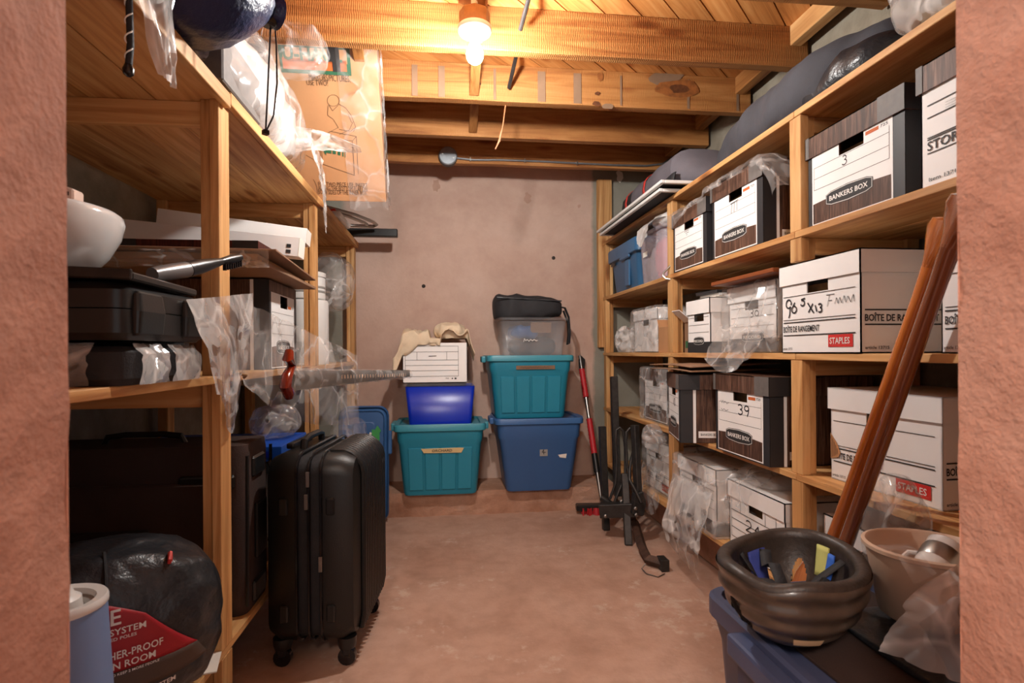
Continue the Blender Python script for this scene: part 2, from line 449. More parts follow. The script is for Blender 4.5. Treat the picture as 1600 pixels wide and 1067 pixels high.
# front wall with the doorway the camera looks through
y0, y1 = .30, .50; xa, xb = -.309, .5105
def jamb(mb, xin, xout):
    # reveal of rough poured concrete: subdivided, slightly uneven edge
    nU, nV = 5, 60
    def fn(i, j):
        y = y0+(y1-y0)*i; z = j*2.12; e = .0022*nz((xin*9, y*4, z), 22, 4)+.0016*nz((xin, y, z), 60, 2); return (xin+e, y, z)
    mb.grid(nU, nV, fn)
    s = 1 if xin > 0 else -1
    mb.quad((xin, y0, 0), (xout, y0, 0), (xout, y0, 2.12), (xin, y0, 2.12)); mb.quad((xin, y1, 0), (xout, y1, 0), (xout, y1, 2.12), (xin, y1, 2.12))
    mb.quad((xout, y0, 0), (xout, y1, 0), (xout, y1, 2.12), (xout, y0, 2.12))
fw = MB(); jamb(fw, xa, XL-.1); jamb(fw, xb, XR+.1); fw.bx(XL-.1, XR+.1, y0, y1, 2.12, ZC+.05)
struct('wall_front', fw, 'jamb_paint', recalc=True)
# footing ledge along back and right
lg = MB()
def ledge_fn(i, j):
    x = -1.2+i*2.2; z = j*.137
    return (x, 3.18+.012*(1-j)*rid((x, z, 0), 9, 2)-.004*nz((x, z, 1), 30, 1), z)
lg.grid(60, 5, ledge_fn); lg.quad((-1.2, 3.18, .137), (1., 3.18, .137), (1., YB, .137), (-1.2, YB, .137))
struct('trim_1', lg, 'ledge_paint')
struct('trim_2', MB().bx(1.13, XR, .5, YB, 0, .137), 'ledge_paint', bevel=.012)
# upright board on the back wall beside the right hand rack
pa = pY(935, 400, YB-.04).x; pb = pY(957, 400, YB-.04).x
struct('trim_3', MB().bx(pa, pb, YB-.04, YB, .95, 2.02), 'pine_z', bevel=.003)
# spots on the wall
for u, v, r in ((865, 403, .012), (662, 447, .012)):
    p = pY(u, v, YB); m = MB().lathe([(r*.3, -.01), (r, 0), (r*.7, .006), (r*.2, .009)], 10, (p.x, YB, p.z), Matrix.Rotation(PI/2, 3, 'X'), True, True)
    struct('wall_anchor', m, 'dark_metal', wb)
for u, v, r, sd in ((825, 310, .05, 1), (682, 290, .05, 2), (905, 322, .02, 3), (945, 292, .06, 4), (968, 275, .05, 5)):
    p = pY(u, v, YB); n = 14
    m = MB().quad(*[(p.x+r*(.7+.6*nz((k*.8, sd, 0), 1, sd))*math.cos(2*PI*k/n)*.7, YB-.0015, p.z+r*(.7+.6*nz((k*.8, sd, 2), 1, sd))*math.sin(2*PI*k/n)) for k in range(n)])
    struct('plaster_patch', m, 'wall_paint' if sd < 4 else 'paper', wb)

# ceiling: subfloor boards laid diagonally over joists
ceil = struct('ceiling', MB().bx(XL-.1, XR+.1, -1.6, YB+.1, ZC+.02, ZC+.06), 'subfloor')
rnd = random.Random(4)
me_pl = None
w_, gap = .094, .005
R45 = PI/4
k = -34
def clip_strip(c0, c1):
    # strip c0 <= (x - y)/sqrt2 <= c1 clipped to the room rectangle
    poly = [(XL, .5), (XR, .5), (XR, YB), (XL, YB)]
    def clip(poly, f):
        out = []
        for a, b in zip(poly, poly[1:]+poly[:1]):
            fa, fb = f(a), f(b)
            if fa >= 0: out.append(a)
            if fa*fb < 0: t = fa/(fa-fb); out.append((a[0]+(b[0]-a[0])*t, a[1]+(b[1]-a[1])*t))
        return out
    q = lambda p: (p[0]-p[1])/math.sqrt(2)
    poly = clip(poly, lambda p: q(p)-c0)
    return clip(poly, lambda p: c1-q(p)) if poly else []
for k in range(-36, 10):
    c0 = k*(w_+gap)+.02; pl = clip_strip(c0, c0+w_)
    if len(pl) < 3: continue
    # board in its own frame so the grain follows it
    R = Matrix.Rotation(-R45, 2)
    loc = [R @ Vector(p) for p in pl]
    o = struct('subfloor_board', MB().prism([tuple(p) for p in loc], .022, (0, 0, 0), (1, 0, 0), (0, 1, 0), (0, 0, 1)), 'subfloor', ceil)
    o.location = (0, 0, ZC); o.rotation_euler = (0, 0, R45)
JX1 = 1.375
for i in range(8):
    yb = .4+.4*i; 
    if yb < .6: continue
    m = MB()
    nx = 40
    def ring(t, i=i, yb=yb):
        x = XL+(JX1-XL)*t; e = .003*nz((x, i, 0), 5, i)
        zb = 1.995+.004*nz((x, i, 3), 3, i)
        if i == 4 and t > .985: zb += .025
        return [(x, yb-.042+e, zb), (x, yb+e, zb), (x, yb, ZC), (x, yb-.042, ZC)]
    m.loft([ring(t/nx) for t in range(nx+1)])
    struct('joist', m, 'joist_x', ceil, bevel=.002)
# stained bands and knot on the second visible joist face
yf = 2.4-.0425
for u, w in ((648, 9), (690, 10), (773, 4), (846, 12), (902, 12), (970, 3), (1152, 4), (1075, 4)):
    a = pY(u-w/2, 120, yf).x; b = pY(u+w/2, 120, yf).x
    struct('old_mortar_mark', MB().quad((a, yf-.003, 2.0), (b, yf-.003, 2.0), (b, yf-.003, 2.13), (a, yf-.003, 2.13)), 'stain', ceil)
for u, v, ru, rv, m_, d_, sd in ((1040, 122, 26, 14, 'stain', .0031, 1), (1056, 138, 34, 15, 'knot_wood', .0034, 2), (1062, 138, 16, 7, 'knot_dark', .0037, 3), (938, 120, 5, 7, 'knot_wood', .0034, 4), (934, 146, 4, 3, 'knot_dark', .0034, 5), (932, 162, 6, 4, 'knot_dark', .0034, 6), (950, 166, 9, 4, 'stain', .0034, 7), (750, 131, 2, 2, 'knot_dark', .0034, 8)):
    n = 18; P = []
    for k in range(n):
        w = 1+.35*nz((math.cos(2*PI*k/n), math.sin(2*PI*k/n), sd), 1.3, sd); P.append(pY(u+ru*w*math.cos(2*PI*k/n), v+rv*w*math.sin(2*PI*k/n), yf-d_))
    struct('knot', MB().quad(*P), m_, ceil)
# wooden cross bridging, seen end-on between joists
for (xx, ya, yb, za, zb) in ((.13, 2.0, 2.355, 2.13, 2.02), (.145, 2.4, 2.755, 2.13, 2.02), (.12, 1.6, 1.955, 2.13, 2.02), (-.32, 2.0, 2.355, 2.13, 2.02)):
    d = Vector((0, yb-ya, zb-za)); L = d.length; R = d.to_track_quat('Y', 'Z').to_matrix()
    struct('bridging', MB().box(((xx, (ya+yb)/2, (za+zb)/2)), (.04, L, .02), R), 'joist_y', ceil, bevel=.002)
for (p, q) in (((.30, 1.72, 2.15), (.27, 1.93, 2.055)), ((.30, 2.12, 2.15), (.277, 2.34, 2.045))):
    struct('bridging_rod', MB().tube([p, q], .008, 8), 'dark_metal', ceil)
# nailer boards on the right wall between the joists
for i in range(2, 7):
    ya, yb = .4+.4*i+.0, .4+.4*(i+1)-.042
    struct('nailer', MB().bx(1.30, 1.345, ya, yb, 2.075, ZC), 'pine_y' if i == 3 else 'joist_y', ceil, bevel=.002)

# bare bulb lamp holder
lamp = thing('ceiling_lamp', 'bare glowing bulb in a white porcelain holder hanging below the ceiling boards', 'lamp', (.103, 1.80, 1.86))
obj('mounting_plate', MB().bx(-.05, .05, -.2, .116, .262, .289), 'joist_y', lamp, bevel=.002)
obj('lamp_box', MB().lathe([(.046, .118), (.05, .122), (.05, .165), (.044, .17)], 8, capb=True, capt=True), 'fixture_metal', lamp)
obj('hanger_stem', MB().lathe([(.011, .165), (.011, .268)], 10, capt=True), 'white_plastic', lamp)
obj('lamp_holder', MB().lathe([(.016, .076), (.02, .084), (.05, .098), (.056, .108), (.054, .118), (.04, .122)], 28, capb=True, capt=True), 'porcelain', lamp, smooth=50)
obj('bulb', MB().lathe([(.001, 0), (.012, .0015), (.021, .008), (.027, .02), (.028, .031), (.025, .044), (.018, .058), (.013, .068), (.0125, .08)], 20, capt=True), 'bulb_glow', lamp, smooth=60)
tag(obj('electric_cable', MB().tube([(.12, 1.80, 2.12), (.16, 1.82, 2.135), (.26, 1.84, 2.145), (.36, 1.80, 2.148)], .006, 8), 'dark_metal'), 'dark cable running from the lamp box along the ceiling boards', 'cable')

# junction box and cable on the last joist
jb = pY(700, 246, 3.15)
t = thing('junction_box', 'round grey metal junction box on the last joist above the back wall', 'junction box', (jb.x, 3.158, jb.z))
RX = Matrix.Rotation(PI/2, 3, 'X')
obj('cover', MB().lathe([(.0, .04), (.046, .04), (.052, .036)], 20, (0, 0, 0), RX), 'galv', t)
obj('can', MB().lathe([(.052, .0), (.052, .036)], 20, (0, 0, 0), RX, True, False), 'dark_metal', t)
for s in (-1, 1): obj('screw', MB().lathe([(.0, .044), (.005, .043), (.005, .04)], 8, (s*.03, 0, -.01*s), RX), 'steel', t)
cw = [pY(u, v, 3.148) for u, v in ((714, 247), (740, 250), (780, 250), (840, 252), (900, 255), (960, 258), (1010, 259), (1035, 256), (1049, 247), (1053, 236))]
t = thing('armoured_cable', 'thin silver armoured cable stapled along the last joist', 'cable', cw[0])
obj('cable', MB().tube([p-cw[0] for p in cw], .0055, 8), 'galv', t, smooth=True)
for u, v in ((735, 249), (820, 251), (902, 255)):
    p = pY(u, v, 3.143)-cw[0]; obj('staple', MB().box(p, (.006, .012, .02)), 'steel', t)
hw = [pY(790, 168, 2.395)+Vector((0, 0, .01)), pY(786, 195, 2.395), pY(781, 220, 2.395), pY(774, 233, 2.395), pY(779, 222, 2.395), pY(783, 205, 2.395)]
tag(obj('hanging_wire', MB().tube([p-hw[3] for p in hw], .003, 6), 'copper_wire', loc=hw[3]), 'short bent copper coloured wire hanging from the second joist', 'wire')

# ================================================================== RIGHT RACK
SH = [1.613, 1.267, .919, .574, .229]     # shelf tops
TK = .019
YE = 3.44
rr = thing('shelving_rack', 'pine shelving rack full of file boxes along the bare concrete wall', 'shelf', (1.0, 1.5, 0))
def RB(name, x0, x1, y0, y1, z0, z1, mat, bevel=.0015): return obj(name, MB().bx(x0-1, x1-1, y0-1.5, y1-1.5, z0, z1), mat, rr, bevel=bevel)
PY = [(1.462, 1.512), (2.355, 2.41), (YE-.06, YE-.012), (.58, .63)]
for zi, z in enumerate(SH):
    for (ya, yb) in ((.52, 1.487), (1.489, 2.382), (2.384, YE)):
        RB('shelf_board', .998, 1.185, ya, yb, z-TK, z, 'pine_y'); RB('shelf_board', 1.188, 1.375, ya, yb, z-TK, z-.0005, 'pine_y')
for (ya, yb) in PY:
    tops = SH; 
    for a, b in zip(SH[1:], SH[:-1]):
        z0_ = a+.0003
        if ya == 1.462 and a == SH[2]: z0_ = SH[2]+.262
        RB('post', 1.0, 1.026, ya, yb, z0_, b-TK-.0003, 'pine_z'); RB('post', 1.0265, 1.052, ya+.012, yb+.0, z0_, b-TK-.0003, 'pine_z')
        RB('post', 1.33, 1.37, ya, yb, a+.0003, b-TK-.0003, 'pine_z')
    RB('post', 1.0, 1.026, ya, yb, .195, SH[4]-TK-.0003, 'pine_z'); RB('post', 1.33, 1.37, ya, yb, .137, SH[4]-TK-.0003, 'pine_z')
    for z in SH:
        RB('rail', 1.053, 1.3295, ya+.014, yb-.014, z-TK-.045, z-TK-.0003, 'pine_x')

# ------------------------------------------------------------------ file boxes
def emblem(f, par, x0, y0, x1, y1, txt='BANKERS BOX'):
    w, h = x1-x0, y1-y0; cx = (x0+x1)/2
    o = [(x0, y0+.22*h), (x0+.12*w, y0+.08*h), (cx, y0), (x1-.12*w, y0+.08*h), (x1, y0+.22*h), (x1, y1-.22*h), (x1-.12*w, y1-.08*h), (cx, y1), (x0+.12*w, y1-.08*h), (x0, y1-.22*h)]
    def sc(k): return [(cx+(x-cx)*(1-k*h/w), (y0+y1)/2+(y-(y0+y1)/2)*(1-k)) for x, y in o]
    a = MB(); f.poly(a, o, .0022); f.poly(a, sc(.16), .003); e = obj('emblem', a, 'card_print', par)
    b = MB(); f.poly(b, sc(.08), .0026); text(b, f, txt, x0+.09*w, y0+.34*h, w*.82, h*.3, .0034, .02); obj('lettering', b, 'logo_white', par)
def rects_hole(f, mb, x0, y0, x1, y1, hole, d):
    hx0, hy0, hx1, hy1 = hole
    if hy0 >= y1: f.rect(mb, x0, y0, x1, y1, d); return
    f.rect(mb, x0, y0, x1, hy0, d); f.rect(mb, x0, hy0, hx0, min(y1, hy1), d); f.rect(mb, hx1, hy0, x1, min(y1, hy1), d)
    if y1 > hy1: f.rect(mb, x0, hy1, x1, y1, d)

def carton(name, label, loc, rz, W, D, H, style='bankers', lidh=.058, scribble=None, group=None, lid=True, lid_tilt=0, side=True, scribble2=None, full=True, badge=True, hole=True):
    t = thing(name, label, 'box', loc, rz, group)
    hb = H-.004; x = W/2; y = D/2
    f = Face((-x, -y, 0), (1, 0, 0), (0, 0, 1))
    fr = Face((x, -y, 0), (0, 1, 0), (0, 0, 1)); fl = Face((-x, y, 0), (0, -1, 0), (0, 0, 1)); fb = Face((x, y, 0), (-1, 0, 0), (0, 0, 1))
    hw = .043; hole = (x-hw, H-lidh-.03, x+hw, H-lidh+.012) if hole else (0, H*2, .01, H*2+.01)
    bm = MB()
    rects_hole(f, bm, 0, 0, W, hb, hole, 0)
    fr.rect(bm, 0, 0, D, hb, 0); fl.rect(bm, 0, 0, D, hb, 0); fb.rect(bm, 0, 0, W, hb, 0)
    bm.quad((-x, -y, 0), (-x, y, 0), (x, y, 0), (x, -y, 0))
    brown = style == 'bankers'
    obj('body', bm, 'vinyl' if brown else 'white_card', t, solid=.003, recalc=False)
    obj('file_folders', MB().bx(-x+.012, x-.012, -y+.035, y-.02, .004, H-lidh-.004), 'folder', t)
    if lid:
        lx, ly = x+.006, y+.006; lm = MB()
        lm.quad((-lx, -ly, H), (lx, -ly, H), (lx, ly, H), (-lx, ly, H))
        for a, b in (((-lx, -ly), (lx, -ly)), ((lx, -ly), (lx, ly)), ((lx, ly), (-lx, ly)), ((-lx, ly), (-lx, -ly))):
            lm.quad((*a, H-lidh), (*b, H-lidh), (*b, H), (*a, H))
        lo = obj('lid', lm, 'vinyl' if style in ('bankers', 'storage') else 'white_card', t, solid=.003, recalc=False, rot=(lid_tilt, 0, 0))
        if style in ('bankers', 'storage'):
            lf = Face((-lx, -ly, H-lidh), (1, 0, 0), (0, 0, 1))
            for xa_, xb_ in ((0, .05*W), (W*.80, 2*lx)):
                g = MB(); lf.rect(g, xa_, 0, xb_, lidh); obj('corner_band', g, 'grey_band', lo)
            if brown:
                sf = Face((lx, -ly, H-lidh), (0, 1, 0), (0, 0, 1)); g = MB(); sf.rect(g, 0, 0, .22*D, lidh); obj('side_band', g, 'black_card', lo)
                sf = Face((-lx, ly, H-lidh), (0, -1, 0), (0, 0, 1)); g = MB(); sf.rect(g, .78*D, 0, D, lidh); obj('side_band', g, 'black_card', lo)
    if brown:
        g = MB(); rects_hole(f, g, 0, 0, W, hb-lidh+.02, hole, .0008)
        for q, sx in ((fr, 0), (fl, 1)):
            if sx == 0: q.rect(g, 0, 0, .13*D, hb, .0008)
            else: q.rect(g, .87*D, 0, D, hb, .0008)
        obj('edge_band', g, 'black_card', t)
        g = MB(); rects_hole(f, g, .05*W, .004, .90*W, hb-lidh+.02, hole, .0014)
        fr.rect(g, .135*D, 0, .165*D, hb, .0014); fl.rect(g, .835*D, 0, .865*D, hb, .0014)
        obj('front_panel', g, 'white_card', t)
        g = MB(); f.rect(g, .062*W, .008, .885*W, .235*H, .0018); f.poly(g, [(.062*W, .235*H), (.885*W, .235*H), (.885*W, .25*H), (.75*W, .26*H), (.2*W, .26*H), (.062*W, .25*H)], .0018)
        obj('woodgrain_print', g, 'vinyl', t)
        emblem(f, t, .22*W, .16*H, .72*W, .335*H)
        g = MB(); 
        for yy in (.40, .52, .64): f.line(g, .075*W, yy*H, .87*W, yy*H, .0011, .0018)
        f.line(g, .075*W, .40*H, .075*W, .64*H, .0011, .0018); f.line(g, .87*W, .40*H, .87*W, .7*H, .0011, .0018)
        text(g, f, '725', .79*W, .72*H, .07*W, .028*H, .0018, .01)
        obj('print_lines', g, 'card_print', t)
        g = MB(); f.rect(g, .65*W, .715*H, .775*W, .75*H, .0018); obj('printed_tag', g, 'orange_print', t)
        if full:
            for q in (fr,):
                g = MB(); q.rect(g, .19*D, .02, .19*D+.085, .045, .0016); obj('side_label', g, 'white_card', t)
                g = MB(); text(g, q, 'BANKERS BOX', .19*D+.008, .028, .068, .009, .002); obj('side_lettering', g, 'card_print', t)
    elif style == 'staples':
        g = MB(); rows = (.64, .375, .345, .20)
        for i, yy in enumerate(rows): f.line(g, .03*W, yy*H, .95*W, yy*H, .0030 if i > 1 else .0016, .0016)
        text(g, f, 'BOÎTE DE RANGEMENT', .03*W, .235*H, .5*W, .085*H, .0018, .02)
        text(g, f, 'article 13715', .02*W, .035*H, .14*W, .028*H, .0018, .01)
        for q in (fr, fl):
            for yy in (.415, .275): q.line(g, .03*D, yy*H, .97*D, yy*H, .0035, .0016)
            text(g, q, 'BOÎTE DE RANGEMENT', .03*D, .305*H, .62*D, .085*H, .0018, .02)
            text(g, q, 'article 13715', .03*D, .04*H, .2*D, .03*H, .0018, .012)
        obj('print', g, 'card_print', t)
        if badge:
            g = MB(); f.rect(g, .64*W, .065*H, .92*W, .19*H, .0016); b = obj('badge', g, 'red_print', t)
            g = MB(); text(g, f, 'STAPLES', .66*W, .095*H, .23*W, .065*H, .0024, .012); f.rect(g, .655*W, .085*H, .905*W, .0855*H, .002); obj('lettering', g, 'logo_white', b)
    elif style == 'storage':
        g = MB()
        for yy in (.66, .56, .40, .385, .275): f.line(g, .05*W, yy*H, .95*W, yy*H, .0022, .0016)
        text(g, f, 'STORAGE BOX', .05*W, .295*H, .6*W, .075*H, .0018, .012)
        text(g, f, 'Item 13715', .06*W, .05*H, .22*W, .03*H, .0018, .01)
        obj('print', g, 'card_print', t)
        g = MB()
        for i in range(4): f.line(g, .18*W, (.62-.02*i)*H, .42*W, (.62-.02*i)*H, .0008, .0016)
        obj('fine_print', g, 'faint_ink', t)
    elif style == 'record':
        g = MB(); f.rect(g, .0, .0, W, .2*H, .001); 
        for q in (fr, fl): q.rect(g, 0, 0, D, .2*H, .001)
        obj('dark_base_band', g, 'black_card', t)
        g = MB()
        for yy in (.38, .52, .66): f.line(g, .05*W, yy*H, .95*W, yy*H, .0012, .0016)
        obj('print_lines', g, 'card_print', t); emblem(f, t, .3*W, .14*H, .75*W, .30*H, 'RECORD')
    elif style == 'grid':
        g = MB(); a, b = .04*W, .86*W
        for yy in (.16, .30, .43, .56, .76, .9): f.line(g, a, yy*H, b, yy*H, .0018, .0016)
        for xx in (a, b): f.line(g, xx, .16*H, xx, .9*H, .0018, .0016)
        for xx in (.22*W, .68*W): f.line(g, xx, .56*H, xx, .76*H, .0018, .0016)
        f.line(g, .40*W, .655*H, .52*W, .66*H, .004, .0016); text(g, f, '725', .66*W, .09*H, .05*W, .03*H); f.rect(g, .755*W, .085*H, .775*W, .115*H); f.rect(g, .80*W, .08*H, .83*W, .12*H)
        obj('print', g, 'card_print', t)
    for sc_ in (scribble, scribble2):
        if not sc_: continue
        g = MB()
        for st in sc_['s']:
            f.stroke(g, [(a*W, b*H) for a, b in st], sc_.get('w', .0035))
        obj('handwriting', g, sc_.get('m', 'ink'), t)
    return t
def arc(cx, cy, rx, ry, a0, a1, n=8): return [(cx+rx*math.cos((a0+(a1-a0)*i/n)*D2R), cy+ry*math.sin((a0+(a1-a0)*i/n)*D2R)) for i in range(n+1)]
S3 = [arc(.43, .605, .022, .022, 140, -80)+arc(.43, .56, .026, .026, 90, -150)]
SI = [[(.45, .74), (.455, .62)]]
SIII = [[(.43, .64), (.42, .52)], [(.48, .645), (.475, .52)], [(.53, .65), (.53, .53)], [(.40, .645), (.56, .655)]]
S39 = [arc(.50, .61, .04, .03, 150, -90)+arc(.50, .55, .045, .032, 90, -140), arc(.62, .605, .04, .032, 0, 360)+[(.65, .55), (.63, .51)]]
S39b = [[(.12, .66), (.14, .62), (.16, .66), (.18, .62), (.2, .65), (.24, .62), (.28, .64)], [(.12, .55), (.15, .53), (.18, .55), (.22, .53), (.27, .545)]]
S96 = [arc(.11, .56, .04, .05, -20, 320)+[(.13, .50), (.125, .44), (.11, .40)], arc(.19, .49, .035, .04, 100, -220)+[(.17, .52), (.2, .57)], arc(.31, .55, .028, .03, 120, -160), [(.29, .59), (.345, .6)], [(.38, .545), (.46, .43)], [(.39, .44), (.45, .53)], [(.48, .51), (.5, .44)], arc(.54, .50, .022, .02, 150, -90)+arc(.54, .455, .024, .025, 90, -140)]
S96b = [[(.66, .6), (.63, .48)], [(.62, .6), (.72, .6)], [(.645, .54), (.69, .54)], [(.72, .5), (.74, .56), (.76, .5), (.78, .56), (.80, .5), (.83, .57), (.85, .5), (.87, .56), (.90, .5), (.93, .57), (.94, .5)]]
SH_ = [[(.36, .24), (.34, .05)], [(.46, .26), (.46, .06)], [(.34, .15), (.47, .16)]]
RZ = -PI/2
def on_rack(uf, un, v, xf): return pX(uf, v, xf).y, pX(un, v, xf).y
def rbox(name, label, uf, un, v, xf, shelf, D, H, style, W=None, drz=0, dz=.0005, **kw):
    a, b = on_rack(uf, un, v, xf); w = W or (a-b); yc = a-w/2
    return carton(name, label, (xf+D/2, yc, SH[shelf]+dz), RZ+drz, w, D, H, style, **kw)
G1 = 'woodgrain file boxes on the right rack'
rbox('file_box', 'woodgrain lidded file box with white front marked 3, on the second shelf', 1264, 1415, 290, 1.02, 1, .33, .252, 'bankers', scribble={'s': S3, 'w': .003})
rbox('file_box', 'white storage box with woodgrain lid and a large H written on its front', 1440, 1530, 260, 1.015, 1, .34, .262, 'storage', W=.33, scribble={'s': SH_, 'w': .003})
rbox('file_box', 'woodgrain file box with tiny writing, next to the pink bin on the second shelf', 1053, 1105, 380, .999, 1, .33, .25, 'bankers', scribble={'s': [[(.36, .62), (.5, .625)], [(.4, .59), (.5, .593)], [(.42, .56), (.45, .56)]], 'w': .002})
rbox('file_box', 'woodgrain file box marked with three strokes, under the plastic sheet', 1114, 1193, 380, 1.005, 1, .33, .272, 'bankers', scribble={'s': SIII, 'w': .0028})
rbox('file_box', 'white box marked 96 with red badge and a written date on the middle shelf', 1222, 1345, 480, .996, 2, .32, .254, 'staples', scribble={'s': S96, 'w': .0045}, scribble2={'s': S96b, 'w': .0016, 'm': 'ink'})
b96 = bpy.data.objects[-1] if False else None
rbox('file_box', 'white storage box beside the 96 box, half behind the paddles', 1471, 1530, 480, 1.01, 2, .37, .25, 'staples', W=.33)
rbox('file_box', 'small white record box with dark base band and notebooks stacked on its lid', 1075, 1110, 500, 1.0, 2, .30, .212, 'record')
rbox('file_box', 'white file box marked 36 wrapped in a clear bag below the red board', 1140, 1214, 500, 1.05, 2, .30, .235, 'record', dz=.003, scribble={'s': [arc(.5, .60, .05, .03, 150, -90)+arc(.5, .54, .05, .03, 90, -140), arc(.62, .56, .04, .04, 0, 360)]})
carton('file_box', 'woodgrain file box marked 39 on the fourth shelf', (.972+.165, 1.742, SH[3]+.0005), RZ, .335, .33, .272, 'bankers', scribble={'s': S39, 'w': .005}, scribble2={'s': S39b, 'w': .0015})
carton('file_box', 'dark woodgrain file box turned aside under the flattened cardboard', (1.10, 2.14, SH[3]+.0005), RZ-.24, .28, .35, .262, 'bankers', scribble={'s': [[(.45, .62), (.5, .5)], arc(.58, .56, .04, .06, 0, 360)], 'w': .005})
tc = carton('file_box', 'white box with torn corner and red badge, behind the leaning paddles', (1.212, 1.265, SH[3]+.0005), RZ+.05, .33, .29, .25, 'staples')
ft = Face((-.165, -.145, 0), (1, 0, 0), (0, 0, 1)); g = MB(); ft.poly(g, [(0, .055), (.028, .062), (.036, .075), (.024, .10), (.012, .112), (0, .125)], .0024); tp = obj('torn_patch', g, 'kraft', tc)
g = MB()
for i_ in range(5): ft.line(g, .003+.0055*i_, .058+.003*i_, .003+.0055*i_, .118-.008*i_, .0018, .003)
obj('corrugation', g, 'kraft_line', tp)
carton('file_box', 'dark woodgrain file box standing between post and torn white box', (1.24, 1.475, SH[3]+.0005), RZ, .03, .28, .27, 'bankers', full=False) if False else None
carton('file_box', 'woodgrain file box inside a clear bag, near the upright metal bars', (1.197, 2.66, SH[3]+.003), RZ, .34, .31, .262, 'bankers')
carton('file_box', 'white bagged file box at floor level behind the hitch carrier', (1.205, 2.66, SH[4]+.003), RZ, .33, .31, .247, 'staples')
carton('file_box', 'bagged white file box next to the post on the lowest shelf', (1.17, 2.14, SH[4]+.003), RZ, .33, .33, .25, 'record')
carton('file_box', 'white file box marked 24 with open bag on it, lowest shelf', (1.185, 1.74, SH[4]+.0005), RZ, .33, .33, .235, 'grid', scribble={'s': [arc(.38, .46, .05, .05, 150, -40)+[(.33, .36), (.44, .36)], [(.56, .34), (.56, .5), (.5, .42), (.6, .42)]], 'w': .004})
carton('file_box', 'dim white file box behind the helmet on the lowest shelf', (1.21, 1.27, SH[4]+.0005), RZ, .35, .3, .24, 'grid')
carton('file_box', 'white file box in a tied clear bag near the back wall', (1.197, 2.80, SH[2]+.003), RZ, .34, .31, .225, 'white')
# date scribble and torn corner on the white boxes
f = None

# open brown carton and green-marked card
t = thing('cardboard_box', 'small open brown cardboard box in front of the tied clear bag', 'box', (1.06, 2.50, SH[2]+.0005), RZ)
obj('body', MB().bx(-.06, .06, -.045, .10, 0, .12), 'kraft', t, solid=0, bevel=.001)
for sx, an in ((-1, 1.15), (1, -1.05)):
    R = Matrix.Rotation(an, 3, 'Y'); obj('flap', MB().box((sx*.066, .027, .138), (.042, .143, .003), R), 'kraft', t)
t = thing('cardboard_box', 'brown cardboard carton with green print beside the small record box', 'box', (1.185, 2.305, SH[2]+.0005), RZ)
obj('body', MB().bx(-.04, .04, -.135, .135, 0, .135), 'kraft_dull', t, bevel=.001)
g = MB(); ff = Face((-.04, -.135, 0), (1, 0, 0), (0, 0, 1)); ff.rect(g, .01, .02, .07, .05); obj('green_mark', g, 'green_print', t)
ff = MB(); ff.box((.0, -.165, .157), (.078, .075, .003), Matrix.Rotation(-.7, 3, 'X')); obj('flap', ff, 'white_card', t)

# notebooks stacked on the small record box
za = SH[2]+.2125
for i, (dx, th, m, lb) in enumerate(((0, .012, 'paper', 'white notepad lying lowest in the stack on the record box'), (.01, .01, 'white_card', 'thin white booklet in the middle of the stack on the record box'), (-.005, .012, 'black_card', 'black covered booklet on top of the stack on the record box'))):
    tg = obj('notebook', MB().bx(-.11, .11, -.075, .075, 0, th), m, None, loc=(1.16+dx, 2.135+.004*i, za), rz=.05*i, bevel=.001); za += th+.0003
    tag(tg, lb, 'book')
# red-brown board on the bagged box
tag(obj('board', MB().bx(-.2, .2, -.19, .19, 0, .014), 'board_red', None, loc=(1.185, 1.775, SH[2]+.2465), rz=.0, rot=(0, 0, .02), bevel=.002), 'thin red-brown wooden board lying on the bagged box', 'board')
tag(obj('paper_sheet', MB().bx(-.12, .12, -.09, .09, 0, .004), 'white_card', None, loc=(1.18, 1.665, SH[2]+.2608), rz=.1), 'white card lying on the red-brown board', 'paper')
# flattened cardboard on the turned woodgrain box
for i, (lb, w, dz) in enumerate((('grey-brown corrugated sheet, lower of two on the turned box', .42, 0), ('curved corrugated sheet on top of the flattened cardboard', .40, .02))):
    def fn(a, b, i=i, w=w):
        x = -.17+.36*b; X = 1.08+x; lim = 2.40 if X < .965 else max(2.338, 2.40-.062*(X-.965)/.02)   # the corner in front of the post sticks out past it
        y = 1.985-2.2+a*(lim-1.985); return (x, y, .010*math.cos((a-.5)*2.2)+.004*i-.012*(1-b)*(1 if i else .4)+.012)
    o = obj('cardboard_sheet', MB().grid(10, 36, fn), 'kraft_dull', None, loc=(1.08, 2.20, SH[3]+.266+dz), solid=.005, smooth=True)
    tag(o, lb, 'cardboard')

